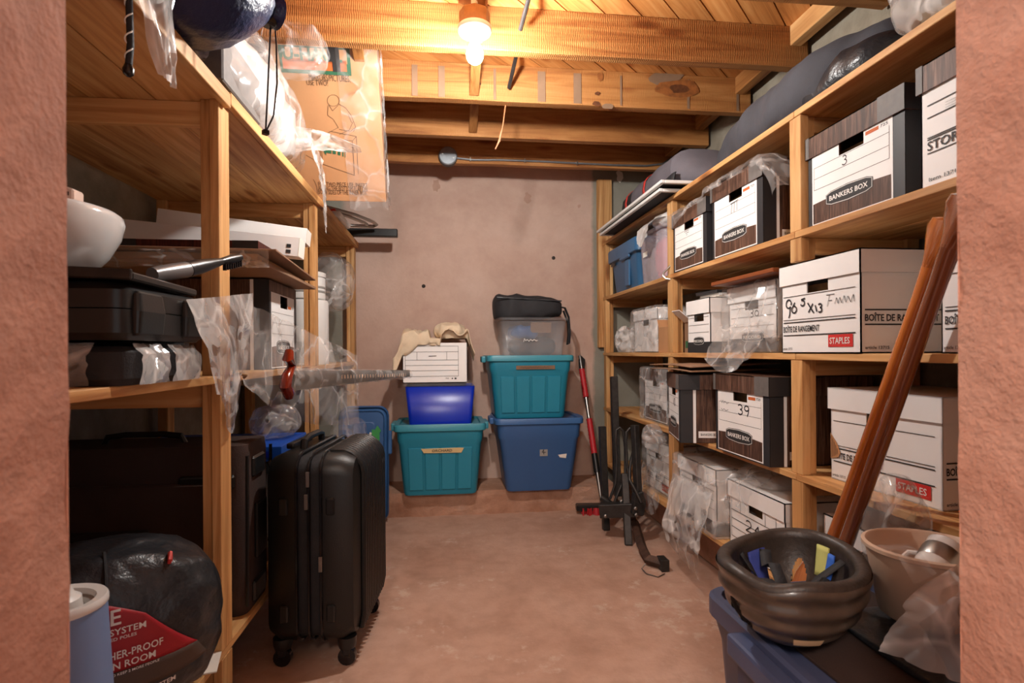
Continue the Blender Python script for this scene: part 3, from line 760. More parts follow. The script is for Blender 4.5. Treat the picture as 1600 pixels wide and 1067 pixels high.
# ------------------------------------------------------------------ bins on the second shelf
def tote(name, label, loc, rz, W, D, H, bmat, lmat, nrib=4, taper=.84, shoulder=.76, lid=True, handle=True, r=.035, lidh=.03, straight=False, cat='storage bin', depth_top=None):
    t = thing(name, label, cat, loc, rz)
    def R(k, z, rr=r, dd=0): return rrect((W-dd)*k, (D-dd)*(k if not straight else k), rr, z)
    hb = H-(lidh*.5 if lid else 0)
    m = MB().loft([R(taper-.03, 0, r*.8), R(taper, .012), R(taper+(.95-taper)*.9, hb*shoulder), R(.965, hb*(shoulder+.035)), R(.985, hb-.012), R(1.0, hb-.01), R(1.0, hb)], True, lid)
    obj('body', m, bmat, t, smooth=35, solid=0 if lid else .004)
    # raised panels between grooves on the long front and back
    for s in (-1, 1):
        for i in range(nrib):
            wseg = (W*taper*.86)/nrib; xc = -W*taper*.43+(i+.5)*wseg
            zt = hb*shoulder-.02; zb_ = .03
            k0 = (taper+(.95-taper)*.9*(zb_/(hb*shoulder)))/2*D; k1 = (taper+(.95-taper)*.9*(zt/(hb*shoulder)))/2*D
            g = .006; q = MB(); e = .006
            xx0, xx1 = xc-wseg/2+g, xc+wseg/2-g
            q.add([(xx0, s*(k0-.004), zb_), (xx1, s*(k0-.004), zb_), (xx1*1.04, s*(k1-.004), zt), (xx0*1.04, s*(k1-.004), zt),
                   (xx0, s*(k0+e), zb_), (xx1, s*(k0+e), zb_), (xx1*1.04, s*(k1+e), zt), (xx0*1.04, s*(k1+e), zt)],
                  [(0, 3, 2, 1), (4, 5, 6, 7), (0, 1, 5, 4), (1, 2, 6, 5), (2, 3, 7, 6), (3, 0, 4, 7)])
            obj('panel', q, bmat, t, bevel=.003)
    if lid:
        m = MB().loft([R(1.02, H-lidh), R(1.045, H-lidh+.004), R(1.05, H-.008), R(1.03, H), R(.93, H), R(.91, H-.010)], False, True)
        lo = obj('lid', m, lmat, t, smooth=35)
        if handle:
            for s in (-1, 1):
                obj('handle', MB().bx(s*W*.515, s*(W*.515+.026), -.07, .07, H-lidh-.006, H-.004), lmat, t, bevel=.007, seg=2)
    return t
# stepped blue lidded tote at the end of the shelf
ya, yb = 3.38, 2.80
t = tote('storage_tote', 'steel-blue lidded tote at the end of the second shelf', (1.185, 3.06, SH[1]+.0005), RZ, .50, .37, .262, 'steel_blue', 'steel_blue', 0, .86, .8, lidh=.075, handle=False)
obj('latch_panel', MB().bx(-.02, .14, -.193, -.18, .17, .20), 'steel_blue', t, bevel=.006)
obj('corner_panel', MB().bx(.03, .10, -.178, -.165, .02, .185), 'steel_blue', t, bevel=.005)
obj('grip_slot', MB().bx(-.2, -.13, -.187, -.18, .165, .182), 'black_plastic', t)
# translucent bin with pink contents
t = thing('clear_bin', 'translucent bin with pink contents and a white label next to the blue tote', 'storage bin', (1.15, 2.60, SH[1]+.0005), RZ)
def RR(w, d, z, r=.03): return rrect(w, d, r, z)
obj('body', MB().loft([RR(.31, .29, 0), RR(.33, .31, .20), RR(.34, .32, .22)], True, False), 'frosted_plastic', t, smooth=True, solid=.003)
obj('lid', MB().loft([RR(.35, .33, .222), RR(.36, .34, .228), RR(.36, .34, .24), RR(.33, .31, .245)]), 'frosted_plastic', t, smooth=True)
obj('pink_contents', blob((.15, .27, .19), 6, .01, 9, 3, 10), 'pink_stuff', t, loc=(.065, 0, .004), smooth=True)
obj('grey_contents', blob((.13, .26, .15), 6, .01, 9, 5, 10), 'grey_fabric', t, loc=(-.08, 0, .004), smooth=True)
g = MB(); ff = Face((-.16, -.152, 0), (1, 0, 0), (0, 0, 1)); ff.rect(g, .07, .125, .13, .15, .009); obj('label_sticker', g, 'paper', t)
cbag = obj('plastic_bag', blob((.19, .24, .06), 3, .006, 14, 8, 24, lambda c, q: Vector((c.x, c.y, min(c.z, .036))), .003, 40), 'bag_white', None, rz=RZ, loc=(1.115, 2.535, SH[1]+.2465), smooth=65)
tag(cbag, 'crumpled white carrier bag on the translucent pink bin', 'bag')
def fn(a, b):
    x = -.085+.17*a*(1-.25*b); k = min(1, b*2.2); y = -.10-.075*k-.006*rid((a, b, 0), 4, 3)-.004*b; z = .03-.012*k-(.15-.09*abs(a-.4))*max(0, b-.25)
    return (x, y, z+.004*rid((a, b, 2), 6, 1))
obj('bag_flap', MB().grid(20, 20, fn), 'bag_white', cbag, smooth=65)
# steel hook on the post
hk = pX(1034, 436, .985)
tag(obj('steel_hook', MB().tube([(.016, -.02, .045), (-.006, .0, .016), (-.009, .004, .003), (-.002, -.008, -.010), (.016, -.02, -.016)], .004, 8), 'steel', None, loc=(.985, 2.40, 1.262), smooth=True), 'small bent steel hook on the rack post under the pink bin', 'hook')

# plastic sheet draped over the two woodgrain boxes
def sheet(name, label, fn, nu, nv, mat, cat='plastic sheet', loc=(0, 0, 0)):
    o = obj(name, MB().grid(nu, nv, fn), mat, None, loc=loc, smooth=60); tag(o, label, cat); return o
def fn(a, b):
    Y = 2.50-.955*a; over = Y < 2.346
    top = 1.522 if Y > 2.018 else (1.5435 if Y < 1.998 else 1.522+.0215*(2.018-Y)/.02)
    if Y < 1.642: top -= .13*((1.642-Y)/.097)**1.3
    xb = 1.335 if over else .990
    drop = .015+.05*max(0, 1-abs(a-.22)*6)+.02*a
    if b < .6: X = xb+(.983-xb)*(b/.6); z = top
    else: q = (b-.6)/.4; X = .983-.010*math.sin(q*2.5); z = top-drop*q
    n = .007*abs(rid((X, Y, z), 15, 3)); return (X-(n if b >= .6 else 0), Y, z+(n if b < .6 else 0))
sheet('plastic_sheet', 'clear plastic sheet lying over the boxes on the second shelf', fn, 120, 30, 'bag_clear')

# ------------------------------------------------------------------ bagged boxes
def bag(name, label, loc, size, rz=RZ, mat='bag_clear', p=7, amp=.012, freq=11, seed=1, n=22, fn=None, cat='bag', amp2=.006, freq2=40):
    o = obj(name, blob(size, p, amp, freq, seed, n, fn, amp2, freq2), mat, None, loc=loc, rz=rz, smooth=65); tag(o, label, cat); return o
def wrapbag(label, cx, cy, z, W, D, H, seed, c=.015, amp=.012, freq=11, n=26, fn=None, top=9, mat='bag_clear'):
    """loose bag that encloses a lidded box (outer size W x D x H) standing at cx, cy: creases only push outwards"""
    if n not in _cp: _cp[n] = cube_pts(n)
    L, F = _cp[n]; hx, hy, hz = W/2+.006+c, D/2+.006+c, (H+.006)/2; out = []; P = 26.
    for q in L:
        l = (abs(q[0])**P+abs(q[1])**P+abs(q[2])**P)**(1/P); v = Vector((q[0]/l*hx, q[1]/l*hy, q[2]/l*hz))
        e = amp*(.5+.5*rid(v, freq, seed))+.004*abs(nz(v, 34, seed)); k = lambda i: abs(q[i]/l)**4*math.copysign(1, q[i])
        v += Vector((k(0)*e, k(1)*e*.8, k(2)*min(e, .006)))
        if fn: v = Vector(fn(v, q))
        v.z = min(max(v.z+hz, 0), top); out.append(v)
    o = obj('plastic_bag', MB().add(out, F), mat, None, loc=(cx, cy, z+.0004), rz=RZ, smooth=65); tag(o, label, 'bag'); return o
def bag_tail(bag_o, y_far, y_near, pts, low, mat='bag_clear', seed=1):
    """loose end of a bag: sheet through (X, z) points, its lower edge following low(a)"""
    def fn(a, b):
        m = len(pts)-1; i = min(m-1, int(b*m)); q = b*m-i; X = pts[i][0]+(pts[i+1][0]-pts[i][0])*q
        zs = [p[1] for p in pts[:-1]]+[low(a)]; z = zs[i]+(zs[i+1]-zs[i])*q
        Y = y_far+(y_near-y_far)*a; w = 1-.12*b*b; Y = (y_far+y_near)/2+(Y-(y_far+y_near)/2)*w
        e = abs(rid((Y, z, seed), 13, seed)); return (X-.010*e*min(1, b*3), Y, z)
    o = obj('loose_end', MB().grid(34, 30, fn), mat, bag_o, smooth=65)
    o.matrix_parent_inverse = (Matrix.Translation(bag_o.location) @ Matrix.Rotation(RZ, 4, 'Z')).inverted()
# bag around the 36 box, its loose end sagging over the shelf edge
ya36, yb36 = pX(1140, 500, 1.05).y, pX(1214, 500, 1.05).y
b_ = wrapbag('clear plastic bag around the 36 box, sagging over the shelf edge', 1.20, (ya36+yb36)/2, SH[2], ya36-yb36, .30, .235, 2, c=.012, amp=.010, top=.2455)
bag_tail(b_, ya36+.015, yb36-.01, [(1.022, 1.02), (.985, .945), (.958, .90), (.948, .85)], lambda a: .852+.05*(2*a-1.1)**2, seed=3)
b_ = wrapbag('cloudy plastic bag slumping from the lowest shelf towards the floor', 1.17, 2.14, SH[4], .33, .33, .25, 5, amp=.010)
bag_tail(b_, 2.315, 1.96, [(.980, .40), (.955, .28), (.930, .17), (.945, .08)], lambda a: .12-.055*a, 'bag_milky', seed=5)
hb_ = obj('plastic_bag', blob((.22, .24, .062), 3, .006, 16, 9, 24, lambda c, q: Vector((c.x, c.y, min(c.z, .04))), .003, 40), 'bag_clear', None, loc=(1.14, 1.785, SH[4]+.2365), rz=RZ, smooth=65)
tag(hb_, 'crinkled clear bag heaped over the 24 box', 'bag')
def fn(a, b): return (-.10+.19*a*(1-.3*b), -.105-.042*min(1, b*3)-.006*abs(rid((a, b, 0), 5, 3))*b, .028-.012*min(1, b*3)-(.10+.02*a)*max(0, b-.2))
obj('loose_end', MB().grid(22, 22, fn), 'bag_clear', hb_, smooth=65)
def tie(c, q):
    # far face drawn out to the knot
    if q[0] < -.98:
        r_ = math.hypot(q[1]+.68, q[2]+.15); return Vector((c.x-.075*max(0, 1-r_/.8)**1.4, c.y, c.z))
    return c
wrapbag('clear bag tied with a tuft around the white box near the back wall', 1.197, 2.80, SH[2], .34, .31, .225, 4, c=.010, amp=.010, fn=tie)
o = obj('plastic_tuft', blob((.11, .13, .14), 2.2, .02, 26, 6, 22), 'bag_milky', None, loc=(1.05, 3.115, SH[2]+.002), smooth=65)
tag(o, 'crumpled knotted end of clear bag sticking out near the wall board', 'bag')
wrapbag('clear bag around the woodgrain box beside the hitch carrier', 1.197, 2.66, SH[3], .34, .31, .262, 6, c=.010, amp=.011)
b_ = wrapbag('clear bag around the white box at floor level near the red brush', 1.205, 2.66, SH[4], .33, .31, .247, 12, c=.010, amp=.010, top=.262)
bag_tail(b_, 2.83, 2.49, [(1.015, .36), (.992, .26), (.984, .20), (.982, .15)], lambda a: .155+.02*math.sin(a*7), seed=7)
o = obj('plastic_bag', blob((.13, .15, .085), 2.4, .010, 18, 11, 22, lambda c, q: Vector((c.x, c.y, min(c.z, -.0425+.055) if c.y > -.012 else c.z)), .004, 40), 'bag_clear', None, loc=(1.0, 2.52, SH[4]+.2655), rz=RZ, smooth=65)
tag(o, 'loose clear bag stuffed between the two boxes behind the hitch carrier', 'bag')

# ------------------------------------------------------------------ top shelf of the right rack
zt = SH[0]
# soft screens (white framed panels) sticking out over the shelf end
for i, (lb, dz, dx, dy, ln) in enumerate((('white framed screen panel, lower of two, jutting over the shelf end', .0006, .0, 0, .93), ('white framed screen panel on top of the other, under the duffel bag', .022, -.012, .01, 1.0))):
    t = thing('screen_panel', lb, 'screen', (.92+dx, 2.24+dy+(.06 if i == 0 else 0), zt+dz))
    w = .40; fwid = .018; th = .014
    obj('frame_rail', MB().bx(0, fwid, 0, ln, 0, th), 'white_plastic', t, bevel=.002); obj('frame_rail', MB().bx(w-fwid, w, 0, ln, 0, th), 'white_plastic', t, bevel=.002)
    obj('frame_rail', MB().bx(fwid, w-fwid, 0, fwid, 0, th), 'white_plastic', t, bevel=.002); obj('frame_rail', MB().bx(fwid, w-fwid, ln-fwid, ln, 0, th), 'white_plastic', t, bevel=.002)
    obj('mesh', MB().bx(fwid, w-fwid, fwid, ln-fwid, .005, .008), 'dark_mesh', t)
# duffel bag: grey sides, black ends and red straps
t = thing('duffel_bag', 'long grey and black duffel bag with red straps on the top shelf', 'bag', (1.17, 2.72, zt+.037))
def sect(y, w, h, seed, n=20, sag=0):
    pts = []
    for k in range(n):
        a = 2*PI*k/n; c, s = math.cos(a), math.sin(a)
        x = w*math.copysign(abs(c)**.75, c); z = h*(1+math.copysign(abs(s)**.75, s))
        d = 1+.05*nz((x*6, y*6, z*6), 1, seed); pts.append((x*d, y, z*d+sag))
    return pts
def duffel(y0, y1, seed, w=.155, h=.098, ends=(1, 1), n=14):
    R = []
    for i in range(n+1):
        y = y0+(y1-y0)*i/n; e = 1.
        if ends[0]: e = min(e, max(.25, ((y-y0)/.09)**.5 if y > y0 else .25))
        if ends[1]: e = min(e, max(.25, ((y1-y)/.09)**.5 if y < y1 else .25))
        R.append(sect(y, w*e, h*e, seed, sag=h*(1-e)*.45))
    return MB().loft(R)
obj('body', duffel(-.40, .21, 3, ends=(1, 0)), 'grey_fabric', t, smooth=True)
obj('end_panel', duffel(.205, .47, 5, w=.157, h=.094, ends=(0, 1), n=8), 'black_fabric', t, smooth=True)
m = MB(); m.grid(10, 4, lambda a, b: (-.160+.01*b*b, -.36+.56*a, .02+.052*b+.006*math.sin(a*14))); obj('side_panel', m, 'black_fabric', t, smooth=True, solid=.004)
for y in (.02, .30):
    q = sect(y, .160, .101, 3); obj('strap', MB().loft([[(p[0], y-.014, p[2]) for p in q], [(p[0], y+.014, p[2]) for p in q]], False, False), 'red_strap', t, smooth=True, solid=.002)
obj('zip', MB().tube([(-.09, -.3, .182), (-.09, 0, .192), (-.09, .2, .19)], .003, 6), 'white_plastic', t)
# dark fabric roll
t = thing('fabric_roll', 'long charcoal fabric bundle slumped along the top shelf', 'fabric', (1.20, 1.75, zt+.0005))
def roll(c, q):
    c = c.copy(); k = (c.y+.51)/1.02
    c.z *= 1.15-.25*k; c.x += -.02*math.sin(k*5)
    c.z -= .03*max(0, k-.7)
    return c
obj('cloth', blob((.29, 1.02, .185), 2.6, .016, 5, 12, 40, roll, .012, 13), 'charcoal_fabric', t, smooth=65)
obj('fold', blob((.16, .34, .12), 2.6, .01, 8, 14, 16), 'black_nylon', t, loc=(-.075, -.345, 0), smooth=65)
# clear bag above the charcoal bundle
bag('plastic_bag', 'clear bag of pale items at the near end of the top shelf', (1.10, 1.035, zt+.0006), (.26, .24, .23), seed=15, p=3, amp=.012, mat='bag_milky')

# ------------------------------------------------------------------ paddles leaning on the right rack
def paddle(name, label, top, bot, mat, flip, grip=.10):
    top, bot = Vector(top), Vector(bot); d = (top-bot); L = d.length; q = d.to_track_quat('Z', 'X')
    t = thing(name, label, 'paddle', bot, rot=q.to_euler())
    zs = [.46, .6, .9, L-.16, L-.09]; 
    obj('shaft', MB().tube([(0, 0, z) for z in zs], [.0165, .0155, .0155, .0155, .0175], 14), mat, t, smooth=True)
    def sec(w, th, z): return [(w*math.cos(2*PI*k/16), th*math.sin(2*PI*k/16), z) for k in range(16)]
    obj('blade', MB().loft([sec(.03, .006, 0), sec(.075, .007, .02), sec(.085, .008, .15), sec(.08, .009, .30), sec(.055, .012, .40), sec(.02, .0155, .475)]), mat, t, smooth=True)
    obj('grip', MB().loft([sec(.0175, .0175, L-.095), sec(.022, .017, L-.075), sec(.035, .016, L-.045), sec(.042, .015, L-.02), sec(.036, .014, L-.004), sec(.02, .01, L)]), mat, t, smooth=True)
    return t
pt = pX(1482, 345, .955); pb_ = pX(1312, 815, .955)
dirv = (pt-pb_).normalized()
b0 = pb_-dirv*(pb_.z-.016)/dirv.z
paddle('canoe_paddle', 'lighter orange varnished wooden paddle leaning against the right rack', pt+dirv*.005, b0, 'varnish', 1)
pt2 = pX(1506, 330, .925); pb2 = pX(1334, 815, .925); d2 = (pt2-pb2).normalized(); b2 = pb2-d2*(pb2.z-.016)/d2.z
paddle('canoe_paddle', 'darker brown glossy paddle leaning beside the orange one', pt2+d2*.03, b2, 'varnish_dark', 1)

# ================================================================== LEFT RACK
lr = thing('shelving_rack', 'pine shelving rack with the tent bag and dark suitcase on its lowest shelf', 'shelf', (-.55, 1.45, 0), -.6*D2R)
def LB(name, x0, x1, y0, y1, z0, z1, mat, bevel=.0015): return obj(name, MB().bx(x0, x1, y0, y1, z0, z1), mat, lr, bevel=bevel)
LZ = [1.578, .875, .192]; DL = .625
for z, ya, yb in ((LZ[0], -.88, 1.985), (LZ[1], -.88, .015), (LZ[1], .98, 1.985), (LZ[2], -.88, 1.0)):
    segs = [(ya, .028), (.03, yb)] if (z == LZ[0]) else [(ya, yb)]
    for (a, b) in segs:
        for i in range(4):
            w = DL/4; LB('shelf_board', -DL+i*w+.0015, -DL+(i+1)*w-.0015, a, b, z-.019, z, 'pine_y')
LB('shelf_board', -DL, 0, .016, .979, LZ[1]-.019, LZ[1], 'pine_y')
LB('nosing', .0003, .018, -.88, .03, LZ[0]-.03, LZ[0]+.006, 'pine_y'); LB('nosing', .0003, .018, .032, 1.985, LZ[0]-.02, LZ[0]+.012, 'pine_y')
for yy in (0., .965, 1.93):
    for zi, (za, zb) in enumerate(((0, LZ[2]-.0195), (LZ[2]+.0003, LZ[1]-.0195), (LZ[1]+.0003, LZ[0]-.0195))):
        if yy > 1.5 and zi == 1: za = 0.137
        if yy > 1.5 and zi == 0: continue
        LB('post', -.022, 0, yy, yy+.064, za, zb, 'pine_z'); LB('post', -.046, -.0225, yy+.006, yy+.058, za, zb, 'pine_z')
        if zi == 0 and yy > 1.5: continue
        LB('post', -DL+.001, -DL+.04, yy+.005, yy+.06, za, zb, 'pine_z')
    for z in LZ:
        if z == LZ[2] and yy > 1.5: continue
        LB('rail', -DL+.04, -.047, yy+.02, yy+.042, z-.019-.06, z-.0195, 'pine_x')
LB('rail', -.4, -.09, .006, .0195, 1.46, 1.485, 'white_card') if False else None

# --- lowest shelf: soft suitcase, tent bag, humidifier
t = thing('soft_suitcase', 'large dark brown soft suitcase lying on its long side behind the tent bag', 'suitcase', (-.86, 1.74, LZ[2]+.0005))
obj('shell', MB().loft([rrect(.60, .20, .03, 0), rrect(.61, .215, .04, .03), rrect(.61, .215, .04, .45), rrect(.60, .20, .03, .478)]), 'brown_fabric', t, smooth=35)
obj('carry_handle', MB().tube([(-.12, 0, .474), (-.11, 0, .497), (-.06, 0, .503), (.04, 0, .503), (.09, 0, .497), (.10, 0, .474)], .009, 8), 'black_plastic', t, smooth=True)
obj('front_pocket', MB().loft([rrect(.5, .02, .008, .05, cy=-.112), rrect(.5, .02, .008, .38, cy=-.112)]), 'brown_fabric', t, bevel=.006)
obj('pocket_band', MB().bx(-.27, .06, -.126, -.12, .225, .26), 'black_fabric', t, bevel=.002)
obj('corner_guard', MB().bx(.13, .28, -.118, -.104, .36, .40), 'black_plastic', t, bevel=.01)
obj('side_handle', MB().bx(.305, .315, -.04, .05, .14, .30), 'black_plastic', t, bevel=.004)
obj('side_strap', MB().tube([(.31, .085, .40), (.325, .085, .36), (.325, .085, .2), (.31, .085, .15)], .008, 6), 'black_fabric', t)
for z in (.33, .19): obj('buckle', MB().bx(.318, .330, .068, .10, z-.012, z+.012), 'steel', t, bevel=.002)
for z in (.05, .41): obj('corner_guard', MB().bx(.302, .314, -.06, .04, z-.03, z+.03), 'black_plastic', t, bevel=.006)
for y in (-.07, .07): obj('piping', MB().tube([(.307, y*1.5, .03), (.309, y*1.5, .45)], .005, 6), 'black_plastic', t)

t = thing('tent_bag', 'black nylon bag with red printed panel lying on the lowest shelf', 'bag', (-.735, 1.215, LZ[2]+.0005), rz=.56)
def tent(c, q):
    k = q[0]
    r = 1-.16*max(0, -k)+.0*k
    return Vector((c.x, c.y*r, c.z*r))
tb_m = blob((.50, .29, .345), 2.9, .008, 10, 21, 34, tent, .004, 34)
obj('body', tb_m, 'black_nylon', t, smooth=65)
# red panel follows the front of the bag
def tent_surf(x, a, lift=.012):
    # a: angle from straight at camera (-y) upwards
    q = min(1, abs(x/.25)); r = (max(.02, 1-q**2.9))**(1/2.9); cs, sn = math.cos(a), math.sin(a)
    l = (abs(cs)**2.9+abs(sn)**2.9)**(1/2.9)
    return Vector((x, -(.145*r/l*cs+lift), .1725+(.1725*r/l+lift)*sn))
m = MB(); m.grid(18, 10, lambda a, b: tent_surf(-.14+a*(.24+.09*(1-b)), -.12+b*(.84-.34*a*a), .014)); obj('printed_panel', m, 'red_print2', t, smooth=True, solid=.002)
m = MB(); m.grid(18, 4, lambda a, b: tent_surf(-.14+a*(.35-.02*b), -.36+b*.24, .0145)); obj('lower_panel', m, 'brown_print', t, smooth=True, solid=.002)
def wrap_text(tx, x, y, w, h, lift=.0185, bold=.012):
    fl_ = Face((0, 0, 0), (1, 0, 0), (0, 0, 1)); g = MB(); text(g, fl_, tx, 0, 0, 1, 1, 0, bold)
    g.v = [tuple(tent_surf(x+v[0]*w, y+.31+v[2]*h+.10*(x+v[0]*w), lift)) for v in g.v]; return g
for tx, x, y, w, h in (('DOME', -.09, .02, .12, .14), ('SET-UP SYSTEM', -.06, -.07, .13, .06), ('ATTACHED POLES', -.04, -.12, .09, .03), ('WEATHER-PROOF', -.05, -.30, .15, .075), ('SCREEN ROOM', -.045, -.40, .13, .07), ('SETS UP TO KEEP 2 MORE PEOPLE', -.03, -.46, .12, .025), ('PROTECTION SYSTEM', -.02, -.74, .14, .05)):
    obj('lettering', wrap_text(tx, x+.045, y, w*.88, h), 'logo_white', t)
m = MB()
for yy in (-.06, -.11): m.v += []
obj('red_loop', MB().tube([tent_surf(.145, .88, .004), tent_surf(.146, .90, .014), tent_surf(.148, 1.0, .015), tent_surf(.149, 1.04, .004)], .0045, 6), 'red_strap', t, smooth=True)
obj('red_piping', MB().tube([tent_surf(-.26+.02*i, 1.0+.02*i, .006) for i in range(6)], .005, 6), 'red_strap', t, smooth=True)
obj('drawstring_seam', MB().tube([tent_surf(.04, -.4+i*.2, .007) for i in range(9)], .003, 6), 'black_fabric', t, smooth=True)

t = thing('humidifier', 'white and pale blue conical appliance in front of the tent bag', 'appliance', (-.611, .955, LZ[2]+.0005))
obj('body', MB().lathe([(.084, 0), (.084, .02), (.082, .05), (.0675, .337)], 36, capb=True), 'blue_wrap', t, smooth=30)
obj('rim', MB().lathe([(.0675, .337), (.0695, .339), (.0695, .347), (.067, .351), (.053, .349), (.051, .340)], 36), 'white_plastic', t, smooth=50)
obj('inner_ring', MB().lathe([(.051, .340), (.038, .336), (.036, .332)], 32), 'grey_plastic', t, smooth=30)
obj('cap', MB().lathe([(.036, .332), (.034, .352), (.025, .358), (.021, .368), (.004, .372)], 28, capt=True), 'white_plastic', t, smooth=40)
obj('base', MB().lathe([(.085, .0), (.088, .002), (.088, .022), (.083, .026)], 36), 'white_plastic', t, smooth=40)
# card under the tent bag
tag(obj('paper_card', MB().bx(-.035, .035, -.05, .05, 0, .003), 'paper', None, loc=(-.575, 1.40, LZ[2]+.0006), rz=.25), 'white paper card on the shelf edge beside the tent bag', 'paper')

# --- dark bin and blue box farther back on the low shelf
t = thing('storage_crate', 'black lidded crate behind the suitcase under the blue printed box', 'storage bin', (-.87, 2.14, LZ[2]+.0005))
obj('body', MB().loft([rrect(.48, .34, .03, 0), rrect(.54, .38, .03, .33)]), 'black_plastic', t, smooth=35)
obj('lid', MB().loft([rrect(.56, .40, .03, .331), rrect(.56, .40, .03, .365), rrect(.52, .36, .03, .37)]), 'black_plastic', t, smooth=35)
t = thing('flat_box', 'flat bright blue printed box on the black crate', 'box', (-.80, 2.13, LZ[2]+.372))
obj('body', MB().bx(-.27, .25, -.17, .17, 0, .05), 'sky_card', t, bevel=.001)
g = MB(); ff = Face((-.27, -.17, 0), (1, 0, 0), (0, 0, 1)); 
for i in range(4): ff.rect(g, .36+.035*i, .015, .38+.035*i, .035)
obj('print', g, 'royal', t)
bag('plastic_bag', 'silvery clear bag lying on the blue printed box', (-.635, 2.19, LZ[2]+.4225), (.15, .20, .11), seed=31, p=2.3, amp=.014, freq=18, rz=0)
bag('plastic_bag', 'tall clear plastic bag in front of the leaning blue lid', (-.44, 2.62, .0005), (.15, .26, .62), seed=33, p=5, amp=.01, rz=0, mat='wrap_clear')
# leaning tote lid
t = thing('tote_lid', 'blue tote lid with green tape leaning against the rack post', 'lid', (-.445, 3.09, .0), rot=(-.06, 0, 0))
def RV(w, h, r, y, zc): return [(p[0], y, p[1]+zc) for p in rrect(w, h, r, 0)]
obj('rim', MB().loft([RV(.26, .62, .05, 0, .32), RV(.27, .635, .055, .012, .32), RV(.27, .635, .055, .03, .32), RV(.225, .58, .04, .004, .32), RV(.21, .565, .035, .012, .32)], False, False), 'navy_lid', t, smooth=35)
obj('panel', MB().loft([RV(.212, .567, .035, .012, .32), RV(.212, .567, .035, .018, .32)]), 'navy_tote', t)
obj('inner_rib', MB().loft([RV(.12, .5, .02, .006, .30), RV(.11, .49, .02, .004, .30)], False, True), 'navy_tote', t, bevel=.002)
obj('grip', MB().bx(.13, .152, -.002, .03, .37, .50), 'navy_lid', t, bevel=.006)
obj('green_tape', MB().prism([(-.02, 0), (.02, 0), (.022, .15), (.03, .16), (.01, .19), (-.005, .165), (-.02, .17)], .003, (.065, .004, .34), (1, 0, 0), (0, 0, 1), (0, -1, 0)), 'tape_green', t)
obj('paper_tag', MB().prism([(-.03, .0), (-.01, -.01), (.005, .06), (-.005, .065)], .002, (.04, .003, .43), (1, 0, 0), (0, 0, 1), (0, -1, 0)), 'paper', t)

# --- black hard-shell suitcase on the floor
t = thing('hard_suitcase', 'upright black ribbed hard-shell suitcase standing on the floor', 'suitcase', (-.375, 1.885, 0), rz=-.09)
sw, sh, st = .43, .555, .27      # along y, height, thickness along x
def SV(w, h, r, x, zc=.355): return [(x, p[0], p[1]+zc) for p in rrect(w, h, r, 0, 6)]
obj('front_shell', MB().loft([SV(sw-.10, sh-.10, .05, st/2), SV(sw-.03, sh-.03, .06, st/2-.012), SV(sw, sh, .06, st/2-.045), SV(sw, sh, .06, .035)]), 'suitcase_shell', t, smooth=35)
obj('back_shell', MB().loft([SV(sw, sh, .06, -.035), SV(sw, sh, .06, -st/2+.045), SV(sw-.03, sh-.03, .06, -st/2+.012), SV(sw-.10, sh-.10, .05, -st/2)]), 'suitcase_shell', t, smooth=35)
obj('expansion_band', MB().loft([SV(sw-.02, sh-.02, .05, -.036), SV(sw-.02, sh-.02, .05, .036)], False, False), 'black_fabric', t, smooth=35)
for x in (-.035, .0, .035):
    obj('zip_track', MB().tube([Vector(p) for p in SV(sw+.002, sh+.002, .06, x)], .005, 6, closed=True), 'black_gloss', t, smooth=True)
nr = 13
for i in range(nr):
    y = -sw/2+.07+(sw-.14)*i/(nr-1); e = .0
    P = [(st/2-.002, y, .10), (st/2+.006, y, .14), (st/2+.006, y, .57), (st/2+.001, y, .592), (st/2-.014, y, .612), (st/2-.03, y, .626), (st/2-.05, y, .634), (.045, y, .634)]
    obj('rib', MB().tube(P, .0088, 8), 'suitcase_shell', t, smooth=True)
obj('brand_plate', MB().bx(st/2+.008, st/2+.012, .10, .16, .545, .56), 'steel', t, bevel=.001)
obj('top_handle', MB().tube([(-.055, -.09, .63), (-.055, -.085, .655), (-.055, -.05, .662), (-.055, .05, .662), (-.055, .085, .655), (-.055, .09, .63)], .011, 8), 'black_plastic', t, smooth=True)
obj('trolley_handle', MB().bx(-.11, -.085, -.09, .09, .63, .648), 'black_plastic', t, bevel=.006, seg=2)
obj('side_foot', MB().bx(.05, .075, -sw/2-.008, -sw/2+.005, .15, .20), 'black_plastic', t, bevel=.004)
obj('side_foot', MB().bx(.05, .075, -sw/2-.008, -sw/2+.005, .46, .51), 'black_plastic', t, bevel=.004)
obj('side_foot', MB().bx(-.085, -.06, -sw/2-.008, -sw/2+.005, .15, .20), 'black_plastic', t, bevel=.004)
obj('side_foot', MB().bx(-.085, -.06, -sw/2-.008, -sw/2+.005, .46, .51), 'black_plastic', t, bevel=.004)
for (x, z) in ((-.005, .50), (.035, .32), (.0, .565)):
    obj('zip_pull', MB().bx(x-.005, x+.005, -sw/2-.012, -sw/2-.006, z-.022, z+.022), 'steel', t, bevel=.001)
for sx in (-1, 1):
    for sy in (-1, 1):
        c = (sx*.095, sy*(sw/2-.05), .0)
        w = obj('wheel_housing', MB().lathe([(.024, .052), (.028, .066), (.028, .086)], 14, c, None, True, True), 'black_plastic', t, smooth=30)
        obj('wheel', MB().lathe([(.010, -.012), (.026, -.011), (.026, .011), (.010, .012)], 16, (c[0], c[1], .0265), Matrix.Rotation(PI/2, 3, 'X'), True, True), 'black_gloss', t, smooth=30)
        obj('fork', MB().bx(c[0]-.012, c[0]+.012, c[1]-.017, c[1]+.017, .03, .056), 'black_plastic', t, bevel=.004)

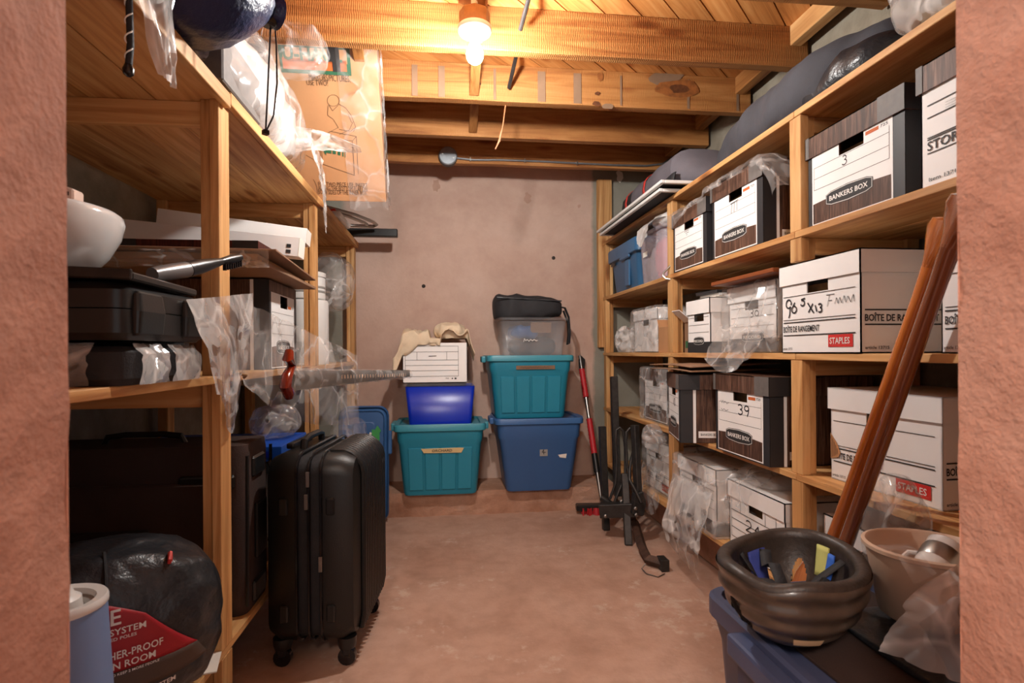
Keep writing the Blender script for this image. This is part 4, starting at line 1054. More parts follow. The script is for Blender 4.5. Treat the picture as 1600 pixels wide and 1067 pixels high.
# --- middle shelf of the left rack, near bay
zm = LZ[1]+.0005
t = thing('wrapped_case', 'dark case wrapped in stretch film, lowest on the middle shelf', 'case', (-.78, 1.165, zm))
obj('body', MB().loft([rrect(.47, .30, .03, 0), rrect(.49, .32, .04, .012), rrect(.49, .32, .04, .058), rrect(.46, .29, .03, .068)]), 'black_fabric', t, smooth=35)
for x0, x1, sd in ((-.08, .05, 1), (.075, .19, 2)):
    def fn(a, b, x0=x0, x1=x1, sd=sd):
        k = int(b*24)/24; p = rrect(.505, .332, .04, 0, 5)
        zz = [(-.166, .0), (-.168, .02), (-.168, .05), (-.150, .072), (0, .074), (.15, .072), (.168, .05), (.168, .0)]
        i = min(6, int(b*7)); q = b*7-i; y = zz[i][0]+(zz[i+1][0]-zz[i][0])*q; z = zz[i][1]+(zz[i+1][1]-zz[i][1])*q
        x = x0+(x1-x0)*a; e = .003*rid((x*1.4, y, z), 40, sd); return (x+e*2, y-e*.5, z+e)
    obj('stretch_film', MB().grid(14, 28, fn), 'bag_clear', t, smooth=60)
for y0_, y1_, sd in ((-.12, -.02, 3), (.0, .12, 4)):
    def fn(a, b, y0_=y0_, y1_=y1_, sd=sd):
        pz = [(.249, 0), (.252, .02), (.252, .052), (.236, .073), (.10, .0745), (-.05, .0745)]
        i = min(4, int(b*5)); q = b*5-i; x = pz[i][0]+(pz[i+1][0]-pz[i][0])*q; z = pz[i][1]+(pz[i+1][1]-pz[i][1])*q
        y = y0_+(y1_-y0_)*a; e = .0025*rid((x, y*1.5, z), 40, sd); return (x+abs(e), y+e*2, z+abs(e)*.4)
    obj('stretch_film', MB().grid(14, 20, fn), 'bag_milky', t, smooth=60)
t = thing('tool_case', 'black moulded plastic tool case on the film-wrapped case', 'case', (-.775, 1.16, zm+.0785))
obj('lower_shell', MB().loft([rrect(.47, .31, .03, 0), rrect(.49, .33, .03, .012), rrect(.49, .33, .03, .052)]), 'black_plastic', t, smooth=35)
obj('upper_shell', MB().loft([rrect(.49, .33, .03, .054), rrect(.49, .33, .03, .085), rrect(.46, .30, .03, .098)]), 'black_plastic', t, smooth=35)
for x in (-.12, .12): obj('latch', MB().bx(x-.025, x+.025, -.176, -.164, .030, .075), 'black_gloss', t, bevel=.003)
for y in (-.09, .09): obj('side_bulge', MB().loft([rrect(.02, .09, .008, .008, cx=.244, cy=y), rrect(.028, .095, .01, .05, cx=.244, cy=y), rrect(.02, .085, .008, .085, cx=.244, cy=y)]), 'black_plastic', t, bevel=.004)
obj('handle', MB().tube([(-.09, -.165, .05), (-.085, -.195, .05), (.085, -.195, .05), (.09, -.165, .05)], .010, 8), 'black_plastic', t, smooth=True)
obj('label_plate', MB().bx(.16, .2, -.05, .0, .0985, .101), 'brown_print', t)
t = thing('serving_tray', 'thin black tray tilted on top of the tool case', 'tray', (-.75, 1.15, zm+.1865), rot=(0, .03, .05))
obj('plate', MB().bx(-.24, .22, -.15, .13, 0, .014), 'black_plastic', t, bevel=.003)
obj('edge_strip', MB().bx(-.24, .22, -.157, -.15, 0, .018), 'dark_metal', t, bevel=.002)
obj('pin', MB().lathe([(.005, .014), (.005, .02), (.001, .022)], 10, (.16, -.12, 0)), 'steel', t)
obj('pin', MB().lathe([(.005, .014), (.005, .02), (.001, .022)], 10, (-.06, -.12, 0)), 'steel', t)
# white bowl
t = thing('ceramic_bowl', 'large glossy white basin standing on the black tray', 'basin', (-.80, 1.17, zm+.2055))
obj('bowl', MB().lathe([(.08, 0), (.105, .010), (.135, .043), (.155, .082), (.162, .112), (.160, .124), (.153, .13), (.146, .127), (.13, .09), (.09, .03), (.02, .02)], 48, capb=True, capt=True), 'ceramic', t, smooth=60)
obj('rim_cover', MB().lathe([(.147, .128), (.12, .133), (.05, .136)], 48, capt=True), 'ceramic', t, smooth=60)
t = thing('plug_adapter', 'pale pink plastic socket adapter on the white basin', 'adapter', (-.722, 1.165, zm+.2055+.1355))
obj('body', MB().prism([(-.025, 0), (.022, 0), (.024, .012), (.024, .028), (.008, .034), (-.02, .034), (-.025, .026)], .034, (0, .017, 0)), 'pink_plastic', t, bevel=.003)
for x in (-.012, .014): obj('slot', MB().bx(x-.003, x+.003, -.0185, -.0165, .015, .022), 'black_card', t)
# black cloth bag and grill brush
tag(obj('cloth_bag', blob((.25, .092, .20), 3, .006, 12, 41, 24, None, .003, 34), 'black_nylon', None, loc=(-.73, 1.387, zm), smooth=65), 'crumpled shiny black bag behind the grey brush handle', 'bag')
pa_ = pX(238, 429, -.57); pm = pX(292, 421, -.545); pe = pX(375, 402, -.495)
t = thing('grill_brush', 'grey handled brush with black bristle head lying over the black tray', 'brush', pa_)
q = lambda p: p-pa_
obj('handle', MB().tube([q(pa_)+Vector((0, 0, 0)), q(pa_.lerp(pm, .5)), q(pm)], [.014, .0165, .017], 14), 'silver_plastic', t, smooth=True)
obj('grip', MB().tube([q(pm), q(pm.lerp(pe, .22)), q(pm.lerp(pe, .5)), q(pm.lerp(pe, .62))], [.018, .0165, .011, .008], 12), 'black_plastic', t, smooth=True)
dd = (pe-pm).normalized(); h0 = pm.lerp(pe, .6)
obj('head', MB().tube([q(h0), q(pm.lerp(pe, .8)), q(pe)], [.008, .011, .009], 10), 'black_plastic', t, smooth=True)
for i in range(8):
    b = h0.lerp(pe, .15+.8*i/7); obj('bristle', MB().box(q(b)+Vector((.003, 0, -.014)), (.008, .004, .016)), 'black_gloss', t)
# cable
cb = [pX(300, 482, -.53), pX(320, 492, -.525), pX(340, 508, -.52), pX(355, 530, -.52), pX(366, 553, -.52), pX(366, 585, -.52)]
tag(obj('power_cord', MB().tube([p-cb[0] for p in cb], .0035, 8), 'black_gloss', None, loc=cb[0], smooth=True), 'thin black cord curving down across the plastic bag by the post', 'cord')

# --- middle bay
carton('file_box', 'opened woodgrain file box standing next to the white canister', (-.57-.18, 2.07, zm), PI/2, .33, .36, .30, 'bankers', lid=False)
t = bpy.data.objects['file_box.017'] if 'file_box.017' in bpy.data.objects else None
tag(obj('carton_flap', MB().box((0, 0, 0), (.003, .30, .10), Matrix.Rotation(.5, 3, 'Y')), 'white_card', None, loc=(-.545, 2.07, zm+.318)), 'raised white flap of the opened woodgrain box', 'flap') if False else None
for i, (lb, dx, dy, dz, m) in enumerate((('brown corrugated sheet lowest in the flat stack on the opened box', 0, 0, 0, 'kraft_dull'), ('film-wrapped pale cardboard in the middle of the flat stack', -.03, .02, .012, 'kraft'), ('brown cardboard sheet topmost in the flat stack', .02, -.02, .034, 'kraft_dull'))):
    th = (.010, .02, .006)[i]
    o = obj('cardboard_sheet', MB().bx(-.34, .30, -.32, .33, 0, th), m, None, loc=(-.80+dx, 1.93+dy, zm+.3025+dz), rot=(0, .0, .03*i), bevel=.001); tag(o, lb, 'cardboard')
zz = zm+.3025+.041
def fn(a, b):
    x = -.36+.68*a; y = -.35; z = -.05*b+.004*rid((x, b, 0), 22, 4)-.012
    return (x, y-.01*rid((x, b*.3, 1), 14, 3), z)
sheet('plastic_sheet', 'clear film hanging over the edge of the flat cardboard stack', fn, 40, 8, 'bag_clear', loc=(-.79, 1.925, zz))
t = thing('box_lid', 'reddish woodgrain box lid lying on the flat cardboard stack', 'lid', (-.76, 1.92, zz+.0005))
obj('lid', MB().bx(-.20, .20, -.15, .15, 0, .052), 'vinyl_red', t, bevel=.001)
ff = Face((-.20, -.15, 0), (1, 0, 0), (0, 0, 1))
for xa_, xb_ in ((0, .055), (.325, .40)):
    g = MB(); ff.rect(g, xa_, 0, xb_, .052); obj('corner_band', g, 'black_card', t)
t = thing('long_box', 'long slim white carton, lower of two on the woodgrain lid', 'box', (-.83, 2.12, zz+.115), rot=(0, .09, .0))
obj('body', MB().bx(-.33, .31, -.04, .04, -.03, .04), 'white_card', t, bevel=.001)
obj('end_flap', MB().bx(.3105, .313, -.04, .04, -.028, .038), 'paper', t); obj('print_dot', MB().bx(.27, .285, -.0415, -.04, -.02, -.008), 'card_print', t); obj('print_dot', MB().bx(.27, .285, -.0415, -.04, .0, .012), 'card_print', t)
t = thing('long_box', 'long slim white carton tilted on top of the other carton', 'box', (-.76, 2.26, zz+.185), rot=(0, .11, .06))
obj('body', MB().bx(-.30, .23, -.04, .04, -.027, .033), 'white_card', t, bevel=.001)
obj('end_flap', MB().bx(.2305, .233, -.04, .04, -.025, .03), 'paper', t)
# canisters
t = thing('air_purifier', 'white cylindrical air purifier with perforated base on the middle shelf', 'appliance', (-.635, 2.70, zm))
obj('body', MB().lathe([(.09, 0), (.093, .006), (.093, .285), (.088, .298), (.05, .301)], 40, capb=True, capt=True), 'white_plastic', t, smooth=30)
m = MB()
for iz in range(14):
    for ia in range(34):
        a = -PI*.98+ia*.062; x, y = .0936*math.cos(a), .0936*math.sin(a); tx, ty = -math.sin(a)*.0016, math.cos(a)*.0016; z = .01+iz*.007
        m.quad((x-tx, y-ty, z), (x+tx, y+ty, z), (x+tx, y+ty, z+.0032), (x-tx, y-ty, z+.0032))
po = obj('perforation', m, 'grey_plastic', t, recalc=False); po['kind'] = 'stuff'
t = thing('canister', 'pale grey lidded canister standing on the white air purifier', 'canister', (-.642, 2.70, zm+.3015))
obj('body', MB().lathe([(.082, 0), (.086, .004), (.086, .10), (.084, .104)], 36, capb=True), 'beige_plastic' if False else 'white_plastic', t, smooth=30)
obj('lid', MB().lathe([(.088, .104), (.089, .108), (.089, .124), (.08, .128), (.02, .129)], 36, capt=True), 'white_plastic', t, smooth=40)
for z in (.03, .05): obj('band', MB().lathe([(.0862, z), (.0878, z+.003), (.0878, z+.008), (.0862, z+.011)], 36), 'grey_plastic', t, smooth=40)
bag('plastic_bag', 'rounded clear bag hanging behind the canister', (-.58, 3.02, 1.15), (.20, .26, .30), seed=44, p=2.4, amp=.012, rz=0)
# saw in a bag
sa = pX(452, 585, -.465); sb = pY(640, 581, 2.42)
t = thing('wrapped_saw', 'film-wrapped saw with glossy red-brown curved handle sticking out into the aisle', 'saw', sa)
m = MB(); pts = [pX(u, v, -.465)-sa for u, v in ((452, 549), (450, 560), (456, 572), (448, 590), (446, 603), (451, 614), (452, 622))]
obj('handle', MB().tube(pts, [.013, .017, .014, .0165, .0175, .018, .012], 14, flat=1.), 'red_grip', t, smooth=True)
d = sb-sa; sd = Vector((0, 0, 1)).cross(d).normalized()
obj('blade', MB().loft([[Vector((0, 0, .012))+sd*.002, Vector((0, 0, -.05))+sd*.002, Vector((0, 0, -.05))-sd*.002, Vector((0, 0, .012))-sd*.002], [d+Vector((0, 0, .008))+sd*.002, d+Vector((0, 0, -.02))+sd*.002, d+Vector((0, 0, -.02))-sd*.002, d+Vector((0, 0, .008))-sd*.002]]), 'steel', t)
def wr(a, b):
    th = 2*PI*b; c = d*(a*1.0); w = .022*(1-.3*a); hgt = .036*(1-.55*a); p = c+sd*math.cos(th)*w+Vector((0, 0, math.sin(th)*hgt-.018+.006*a)); e = .004*rid(p, 30, 4); return p+sd*e+Vector((0, 0, e))
obj('film_wrap', MB().grid(36, 18, wr), 'bag_clear', t, smooth=65)
m = MB()
for i in range(26):
    a = .35+.6*i/25; c = d*a+sd*-.0+Vector((0, 0, -.012)); m.box(c, (.006, .006, .012))
obj('teeth', m, 'beige_plastic', t)['kind'] = 'stuff'
tag(obj('wooden_stick', MB().tube([Vector((0, 0, 0)), pX(556, 565, -.49)-pX(470, 563, -.52)], .008, 8), 'red_grip', None, loc=pX(470, 563, -.52)) , 'thin brown stick on the shelf edge behind the saw', 'stick') if False else None
# big clear bag hung at the post
Q4 = [pX(375, 602, -.53), pY(562, 664, 2.25), pX(364, 470, -.535), pY(556, 556, 2.25)]
def fn(a, b):
    p = Q4[0].lerp(Q4[1], a).lerp(Q4[2].lerp(Q4[3], a), b); xl, xr_ = Q4[0].lerp(Q4[2], b).x, Q4[1].lerp(Q4[3], b).x; p.x = xl+(xr_-xl)*a*a
    e = .010*math.sin(a*5+b*2)+.008*rid(p, 9, 5)+.005*rid(p, 22, 7)
    sag = -.05*math.sin(a*PI)*(1-b)*.8+.03*math.sin(a*PI)*b
    return (p.x+e*.5+.006*(1-a), p.y, p.z+sag+.006*rid(p, 14, 2))
sheet('plastic_bag', 'large clear plastic bag hanging along the rack behind the saw handle', fn, 60, 36, 'bag_clear', 'bag')
def fn(a, b):
    y = -.24+.36*a; z = .12+.05*a-(.20+.16*math.sin(a*2.8)*a+.06*a)*b
    x = .008+.03*math.sin(b*2.2+a*2)*(.4+.6*b)+.010*rid((y, z, 1), 7, 2)+.004*rid((y, z, 2), 18, 4)
    return (x, y*(1-.3*b)+.02*b, z)
sheet('plastic_sheet', 'torn end of clear plastic hanging in front of the near rack post', fn, 40, 40, 'bag_milky', loc=(-.538, 1.44, .92))
obj_ = obj('brass_hook', MB().tube([(0, 0, 0), (.02, .005, .004), (.028, .02, 0), (.02, .03, -.006)], .004, 8), 'fixture_metal', None, loc=pX(362, 587, -.535), smooth=True)
tag(obj_, 'small brass hook screwed in the near rack post', 'hook')

# --- top shelf of the left rack
zt = LZ[0]+.0005
# tall printed mirror carton leaning on the joist
Z0, Y0 = zt+.012, 2.50; Z1, Y1 = 2.125, 2.165
ang = math.atan2(Y0-Y1, Z1-Z0); HH = math.hypot(Y0-Y1, Z1-Z0)
x0c, x1c = -.66, -.252
t = thing('mirror_carton', 'tall printed brown mirror carton leaning against the joist in clear film', 'box', (x0c, Y0, Z0), rot=(ang, 0, 0))
CW = x1c-x0c
obj('body', MB().bx(0, CW, 0, .075, 0, HH), 'kraft', t, bevel=.002)
cf = Face((0, 0, 0), (1, 0, 0), (0, 0, 1))
def cpx(u, v):   # pixel -> carton face coordinates
    r = ray(u, v); n = Vector((0, -math.cos(ang), -math.sin(ang))); P0 = Vector((x0c, Y0, Z0))-Vector((0, 0, HC)); tt = P0.dot(n)/r.dot(n)
    q = r*tt-P0; return (q.x, q.dot(Vector((0, -math.sin(ang), math.cos(ang)))))
def crect(mb, u0, v0, u1, v1, d=.0014): a = cpx(u0, v1); b = cpx(u1, v0); cf.rect(mb, a[0], a[1], b[0], b[1], d)
g = MB(); crect(g, 440, 76, 546, 113, .0012); crect(g, 444, 80, 541, 108, .0022) if False else None
ob = obj('logo_frame', g, 'green_print', t)
g = MB(); crect(g, 443, 78, 541, 95, .0018); obj('logo_field', g, 'kraft', t)
g = MB(); crect(g, 443, 95, 541, 107, .0018); obj('logo_stripe', g, 'orange_print', t)
g = MB(); a = cpx(443, 93); b = cpx(533, 76); text(g, cf, 'U-HAUL', a[0], a[1], b[0]-a[0], b[1]-a[1], .0024, .03); obj('logo_lettering', g, 'green_print', t)
g = MB(); a = cpx(513, 96); b = cpx(529, 72); cf.rect(g, a[0], a[1], b[0], b[1], .003); a = cpx(521, 112); b = cpx(531, 92); cf.rect(g, a[0], a[1], b[0], b[1], .0032); obj('black_tape', g, 'tape_black', t)
g = MB()
def ctext(s_, u0, v0, u1, v1): a = cpx(u0, v1); b = cpx(u1, v0); text(g, cf, s_, a[0], a[1], b[0]-a[0], b[1]-a[1], .0016, 0.)
ctext('MIRRORS/PICTURES,', 484, 118, 547, 127); ctext('USE TWO!', 480, 126, 512, 133)
for i, s_ in enumerate(('FOR TWO PIECE USE, INSERT', 'ALONG THE BOTTOM FLAP ON', 'BOTH SIDES OF THE INNER BOX.')): ctext(s_, 498, 286+6*i, 574, 291+6*i)
obj('lettering', g, 'kraft_line', t)
g = MB()
def cst(pts, w=.0016): cf.stroke(g, [cpx(*p) for p in pts], w, .0016)
def circ(cx, cy, rx, ry, a0=0, a1=360, n=14): return [(cx+rx*math.cos((a0+(a1-a0)*i/n)*D2R), cy+ry*math.sin((a0+(a1-a0)*i/n)*D2R)) for i in range(n+1)]
cst(circ(521, 157, 9.5, 9)); cst([(529, 162), (540, 168), (549, 180), (556, 198), (552, 206)]); cst([(513, 165), (512, 180), (521, 186), (529, 199)])
cst([(514, 164), (520, 173), (529, 164)]); cst([(529, 199), (512, 208)]); cst([(552, 190), (546, 203), (530, 210)]); cst([(544, 178), (550, 192)])
cst([(502, 214), (517, 205), (557, 213), (551, 220), (502, 214)]); cst([(551, 220), (554, 273)]); cst([(557, 213), (560, 272)]); cst([(502, 214), (504, 256)]); cst([(478, 242), (504, 256), (555, 274)]); cst([(530, 202), (548, 205), (554, 200)])
cst(circ(478, 300, 18, 26, -50, 5)); cst([(500, 214), (501, 254)])
obj('line_drawing', g, 'kraft_line', t)
g = MB(); 
for pts in ([(503, 232), (510, 225), (510, 229), (518, 231), (518, 240), (510, 238), (510, 243)], [(520, 231), (525, 232), (525, 241), (520, 240)], [(528, 232), (532, 233), (532, 243), (528, 242)], [(535, 234), (537, 234), (537, 245), (535, 244)], [(539, 235), (540, 235), (540, 246), (539, 246)], [(482, 220), (490, 226), (484, 229)]): cf.poly(g, [cpx(*p) for p in pts][::-1], .0017)
obj('arrow_print', g, 'green_print', t)
def fn(a, b):
    x = CW*.62+(CW*.40)*a; z = -.03+(HH+.02)*b; e = .004*rid((x, z, 0), 16, 7); return (x, -.004-abs(e), z-.01*(1-b)*math.sin(a*7))
obj('film', MB().grid(18, 30, fn), 'wrap_clear', t, smooth=65)
m = MB().grid(6, 30, lambda a, b: (CW+.006+.006*rid((a, b*2, 0), 6, 3), -.004+.09*a, -.04+(HH+.02)*b)); obj('film_edge', m, 'bag_milky', t, smooth=65)

# chair/step ladder piece and black bar behind the carton
pp = pY(560, 374, 3.28); pq = pY(622, 374, 3.28)
tag(obj('black_bar', MB().bx(-.34, 0, -.022, .022, 0, .045), 'black_plastic', None, loc=(pq.x, 3.26, zt+.0125), bevel=.004), 'black plastic bar jutting from the end of the top shelf', 'bar')
t = thing('folded_stool', 'folded white and chrome stool frame under the mirror carton', 'stool', (-.56, 2.95, zt+.013))
obj('seat', MB().bx(-.22, .06, -.16, .12, .0, .03), 'white_plastic', t, bevel=.01, seg=2)
obj('frame_tube', MB().tube([(-.05, -.22, .045), (.10, .02, .055), (.175, .16, .052), (.19, .20, .045), (.17, .22, .04), (.05, .20, .038)], .009, 10), 'steel', t, smooth=True)
obj('frame_tube', MB().tube([(-.09, -.22, .042), (.06, .02, .048), (.13, .16, .046), (.14, .19, .042)], .009, 10), 'steel', t, smooth=True)
obj('pad', MB().bx(-.14, .06, -.28, -.02, .0305, .045), 'black_fabric', t, rz=-.5, bevel=.006)
obj('red_clip', MB().tube([(-.015, -.17, .02), (.03, -.15, .036), (.04, -.12, .02)], .006, 6), 'red_strap', t)
# wrapped white bundle
t = thing('wrapped_bundle', 'white bundle wrapped in plastic on the top shelf near the mirror carton', 'bundle', (-.69, 1.87, zt+.0125))
def bun(c, q):
    c = c.copy(); k = (q[1]+1)/2
    c.z *= .72+.9*k-.85*k*k; c.x += .02*max(0, q[2])
    return c
obj('bundle', blob((.30, .84, .27), 3, .016, 7, 61, 30, bun, .005, 24), 'bag_white', t, smooth=65)
obj('box_inside', MB().bx(-.12, .155, -.43, -.15, .01, .14), 'grey_band', t, bevel=.004)
def bun2(c, q):
    c = c.copy()
    c.x += .02*max(0, -q[2]); return c
obj('clear_wrap', blob((.335, .93, .29), 3, .02, 8, 62, 28, bun2, .006, 30), 'bag_clear', t, smooth=65, loc=(.01, 0, 0))
# loose ends of that plastic
def fn(a, b):
    # pointed tail of film sticking out sideways
    w = (1-a)**.8*.09+.006; z = -.5*w+w*b+.012*math.sin(a*4); x = .26*a; y = .05*a+.02*rid((a*1.3, b, 0), 3, 4)*(1-a*.6); return (x, y+.02*math.cos(b*PI), z)
sheet('plastic_film', 'twisted plastic tail pointing towards the printed figure on the carton', fn, 24, 10, 'bag_milky', 'plastic film', loc=(-.575, 2.14, zt+.14))
def fn(a, b):
    x = .02+.05*a*(1-b)+.012*rid((a, b, 0), 5, 3); y = -.02+.25*b+.04*a; z = .14*(1-a)-.02*a-.13*a*b; return (x, y, z)
sheet('plastic_film', 'loose plastic corner hanging over the top shelf edge by the carton', fn, 16, 20, 'bag_milky', 'plastic film', loc=(-.513, 2.12, zt-.005))
bag('plastic_bag', 'puffed clear bag in front of the green carton logo', (-.50, 1.98, zt+.285), (.20, .10, .19), seed=66, p=2.6, amp=.012, rz=.2, mat='wrap_clear')
# navy sleeping bag with drawstring
t = thing('sleeping_bag', 'navy blue nylon stuff sack with gathered end on the top shelf', 'bag', (-.60, 1.165, zt+.0125), rz=-.80)
def sb_fn(c, q):
    c = c.copy(); k = max(0, q[1]-.2)
    return c
R = []
n = 28
for i in range(15):
    k = i/14; y = -.30+.58*k; 
    r = .15 if k < .72 else .15*max(.16, math.cos((k-.72)/.28*PI/2)**.7)
    if k < .12: r *= .8+.2*k/.12
    R.append([(r*(1+(.05 if k > .55 else .012)*math.sin(j*2*PI/n*9+k*3)*(k if k > .5 else .5)+.02*nz((j*.5, i*.4, 0), 1, 2))*math.cos(2*PI*j/n)*1.05, y, .14+r*(1+(.05 if k > .55 else .012)*math.sin(j*2*PI/n*9))*math.sin(2*PI*j/n)*.95) for j in range(n)])
obj('sack', MB().loft(R), 'navy_nylon', t, smooth=60)
obj('gathered_end', MB().lathe([(.024, .27), (.034, .29), (.036, .30), (.02, .303)], 18, (0, 0, .14), Matrix.Rotation(-PI/2, 3, 'X'), False, True), 'navy_nylon', t, smooth=60)
obj('cord_lock', MB().bx(-.016, .016, .26, .29, .10, .15), 'black_plastic', t, bevel=.005)
so = Vector((-.60, 1.165, zt+.0125)); Rsb = Matrix.Rotation(.80, 3, 'Z')
cpts = [pX(428, 20, -.40), pX(432, 70, -.395), pX(433, 130, -.395), pX(428, 180, -.395), pX(415, 207, -.40), pX(418, 150, -.40), pX(421, 80, -.40), pX(424, 20, -.40)]
cpts = [Rsb @ (p-so) for p in cpts]
obj('drawstring', MB().tube([(.005, .275, .13)]+[tuple(p) for p in cpts]+[(-.005, .275, .13)], .0022, 6), 'black_gloss', t, smooth=True)
obj('cord_end', MB().box(cpts[4], (.012, .012, .010)), 'black_gloss', t)
# clear bag near and braided cord
bag('plastic_bag', 'clear bag drooping over the near top shelf edge beside the navy sack', (-.595, .775, zt+.0125), (.22, .20, .24), seed=71, p=3, amp=.010, rz=0)
def fn(a, b):
    w = 1-.75*b; y = -.10+.26*(a-.5)*w+.16*b; z = .05-.24*b; x = .055-.025*b+.02*math.sin(a*PI)*(1-b)+.008*rid((a, b, 0), 4, 9); return (x, y, z)
sheet('plastic_film', 'pointed plastic corner drooping below the near top shelf edge', fn, 18, 18, 'bag_milky', 'plastic film', loc=(-.545, 1.05, zt+.05))
c0 = pX(201, 0, -.52); c1 = pX(204, 70, -.52); c2 = pX(201, 116, -.52)
t = thing('braided_cord', 'thick black braided cord hanging from the top shelf', 'cord', c2)
L = [Vector((.02, 0, (c0-c2).z+.12)), c0-c2+Vector((.0, 0, .03)), c1-c2, Vector((0, 0, .012))]
obj('cord', MB().tube(L, .0055, 10), 'black_fabric', t, smooth=True)
obj('knot', MB().lathe([(.003, -.004), (.008, 0), (.009, .008), (.006, .016)], 12, capb=True, capt=True), 'black_gloss', t, smooth=True)
sp = MB(); P = []
for i in range(70):
    k = i/69; b = L[3].lerp(L[1], k); a = k*30; P.append(b+Vector((math.cos(a)*.0052, math.sin(a)*.0052, 0)))
obj('fleck', MB().tube(P, .0012, 5), 'paper', t)

# ================================================================== STACKS AT THE BACK WALL
yF = 3.08
zl = .1375
D_ = .37
yc = yF+D_/2
def xat(u, v): return pY(u, v, yF).x
# left stack
t = tote('storage_tote', 'teal lidded tote with paper tape, under the royal blue bin', ((xat(612, 660)+xat(762, 660))/2, yc, zl), 0, .485, .36, .395, 'teal', 'teal_lid', 4, lidh=.04)
TW = .485
zs = .24
fT = Face((0, -.36*.92/2-.012, 0), (1, 0, 0), (0, 0, 1))
g = MB(); fT.poly(g, [(-.105, .262), (-.09, .238), (.115, .236), (.13, .262), (.1, .264)], .0); o = obj('paper_tape', g, 'tape_tan', t, solid=.001)
g = MB(); text(g, fT, 'ORCHARD', -.045, .243, .11, .014, .0022); obj('tape_writing', g, 'ink', o)
z2 = zl+.395
t = thing('blue_bin', 'royal blue bin with a clear lid on the teal tote', 'storage bin', ((xat(630, 630)+xat(745, 630))/2, yc+.0, z2+.0005-.01))
obj('body', MB().loft([rrect(.345, .25, .02, 0), rrect(.385, .29, .02, .215)], True, False), 'royal', t, smooth=30, solid=.003)
obj('lid', MB().loft([rrect(.40, .30, .02, .2155), rrect(.41, .31, .02, .219), rrect(.41, .31, .02, .232), rrect(.38, .28, .02, .236)]), 'clear_plastic', t, smooth=30)
z3 = z2+.237-.01
carton('file_box', 'white file box with ruled front under the beige cloth', ((xat(627, 570)+xat(732, 570))/2, yc, z3), .0, .355, .30, .225, 'grid', lid=False, hole=False)
bw = ((xat(627, 570)+xat(732, 570))/2, yc, z3+.225)
def fn(a, b):
    x = -.27+.52*a; y = -.17+.34*b; z = .022+.034*rid((x, y, 0), 8, 3)+.016*rid((x, y, 2), 19, 5)
    if .46 < a < .92 and b > .12: z = .010+.004*rid((x, y, 0), 8, 3)
    if abs(x) > .178: z -= min(.16, (abs(x)-.178)*1.9); x = math.copysign(.178+(abs(x)-.178)*.55, x)
    if b < .22 and a < .58: q = (.22-b)/.22; z -= .13*q*(.7+.3*math.sin(a*9)); y = -.152-.012*rid((a, b, 0), 5, 2)
    return (x, y, z+.01)
c_ = obj('cloth', MB().grid(56, 30, fn), 'beige_cloth', None, loc=bw, smooth=60, solid=.003, soff=1); tag(c_, 'crumpled beige cloth draped over the white file box', 'cloth')
tag(obj('cloth', blob((.17, .20, .075), 2.3, .016, 14, 81, 24, None, .006, 30), 'beige_cloth', None, loc=(bw[0]+.085, bw[1]+.0, bw[2]+.027), smooth=65), 'bunched beige cloth heap on the right end of the file box', 'cloth')
# right stack
t = tote('storage_tote', 'dark blue lidded tote with small stickers under the other teal tote', ((xat(770, 655)+xat(917, 655))/2, yc, zl), 0, .485, .36, .415, 'navy_tote', 'navy_lid', 0, taper=.78, shoulder=.74, lidh=.035)
fN = Face((0, -.36*.88/2-.004, 0), (1, 0, 0), (0, 0, 1))
g = MB(); fN.rect(g, .0, .20, .045, .247, .0); o = obj('sticker', g, 'grey_plastic', t, solid=.001)
g = MB(); fN.stroke(g, [(.022, .21), (.022, .237), (.012, .222), (.034, .222)], .003, .003); obj('sticker_mark', g, 'ink', o)
g = MB(); fN.poly(g, [(.115, .19), (.15, .185), (.155, .21), (.105, .205)], .0); obj('torn_sticker', g, 'paper', t, solid=.001)
z4 = zl+.415+.0005
t = tote('storage_tote', 'teal lidded tote with dark tape, under the clear plastic box', ((xat(757, 565)+xat(902, 565))/2, yc, z4), 0, .475, .36, .354, 'teal', 'teal_lid', 4, lidh=.034)
fT = Face((0, -.36*.985/2, 0), (1, 0, 0), (0, 0, 1)); g = MB(); fT.rect(g, -.085, .276, .135, .297, .004); o = obj('dark_tape', g, 'stain', t, solid=.001)
g = MB(); fT.stroke(g, [(-.06+.008*i_, .282+(.009 if i_ % 2 else 0)*(1 if i_ % 5 else .3)) for i_ in range(21)], .0014, .0065); obj('tape_writing', g, 'ink', o)
z5 = z4+.354
t = thing('clear_box', 'clear plastic storage box of dark items on the upper teal tote', 'storage bin', ((xat(780, 530)+xat(892, 530))/2, yc, z5-.009))
obj('body', MB().loft([rrect(.34, .25, .025, 0), rrect(.38, .29, .025, .205)], True, False), 'clear_plastic', t, smooth=30, solid=.003)
obj('lid', MB().loft([rrect(.39, .30, .025, .206), rrect(.405, .315, .025, .209), rrect(.405, .315, .025, .222), rrect(.38, .29, .025, .226)]), 'clear_plastic', t, smooth=30)
obj('dark_contents', blob((.26, .20, .10), 3, .015, 12, 91, 14), 'black_fabric', t, loc=(.01, 0, .006), smooth=65)
obj('blue_contents', blob((.16, .16, .07), 3, .015, 12, 92, 14), 'navy_tote', t, loc=(-.05, .0, .105), smooth=65)
obj('paper_contents', MB().box((.05, -.08, .17), (.12, .01, .06), Matrix.Rotation(.3, 3, 'X')), 'kraft_dull', t)
g = MB(); fC = Face((0, -.142, 0), (1, 0, 0), (0, 0, 1))
fC.stroke(g, [(-.06, .085), (-.055, .105), (-.048, .09), (-.04, .10), (-.03, .088), (-.02, .1), (-.01, .09), (0, .1), (.012, .09), (.02, .095)], .003, .004); obj('pen_writing', g, 'logo_white', t)
z6 = z5-.009+.2265
bx_ = ((xat(775, 480)+xat(890, 480))/2-.005, yc+.02, z6)
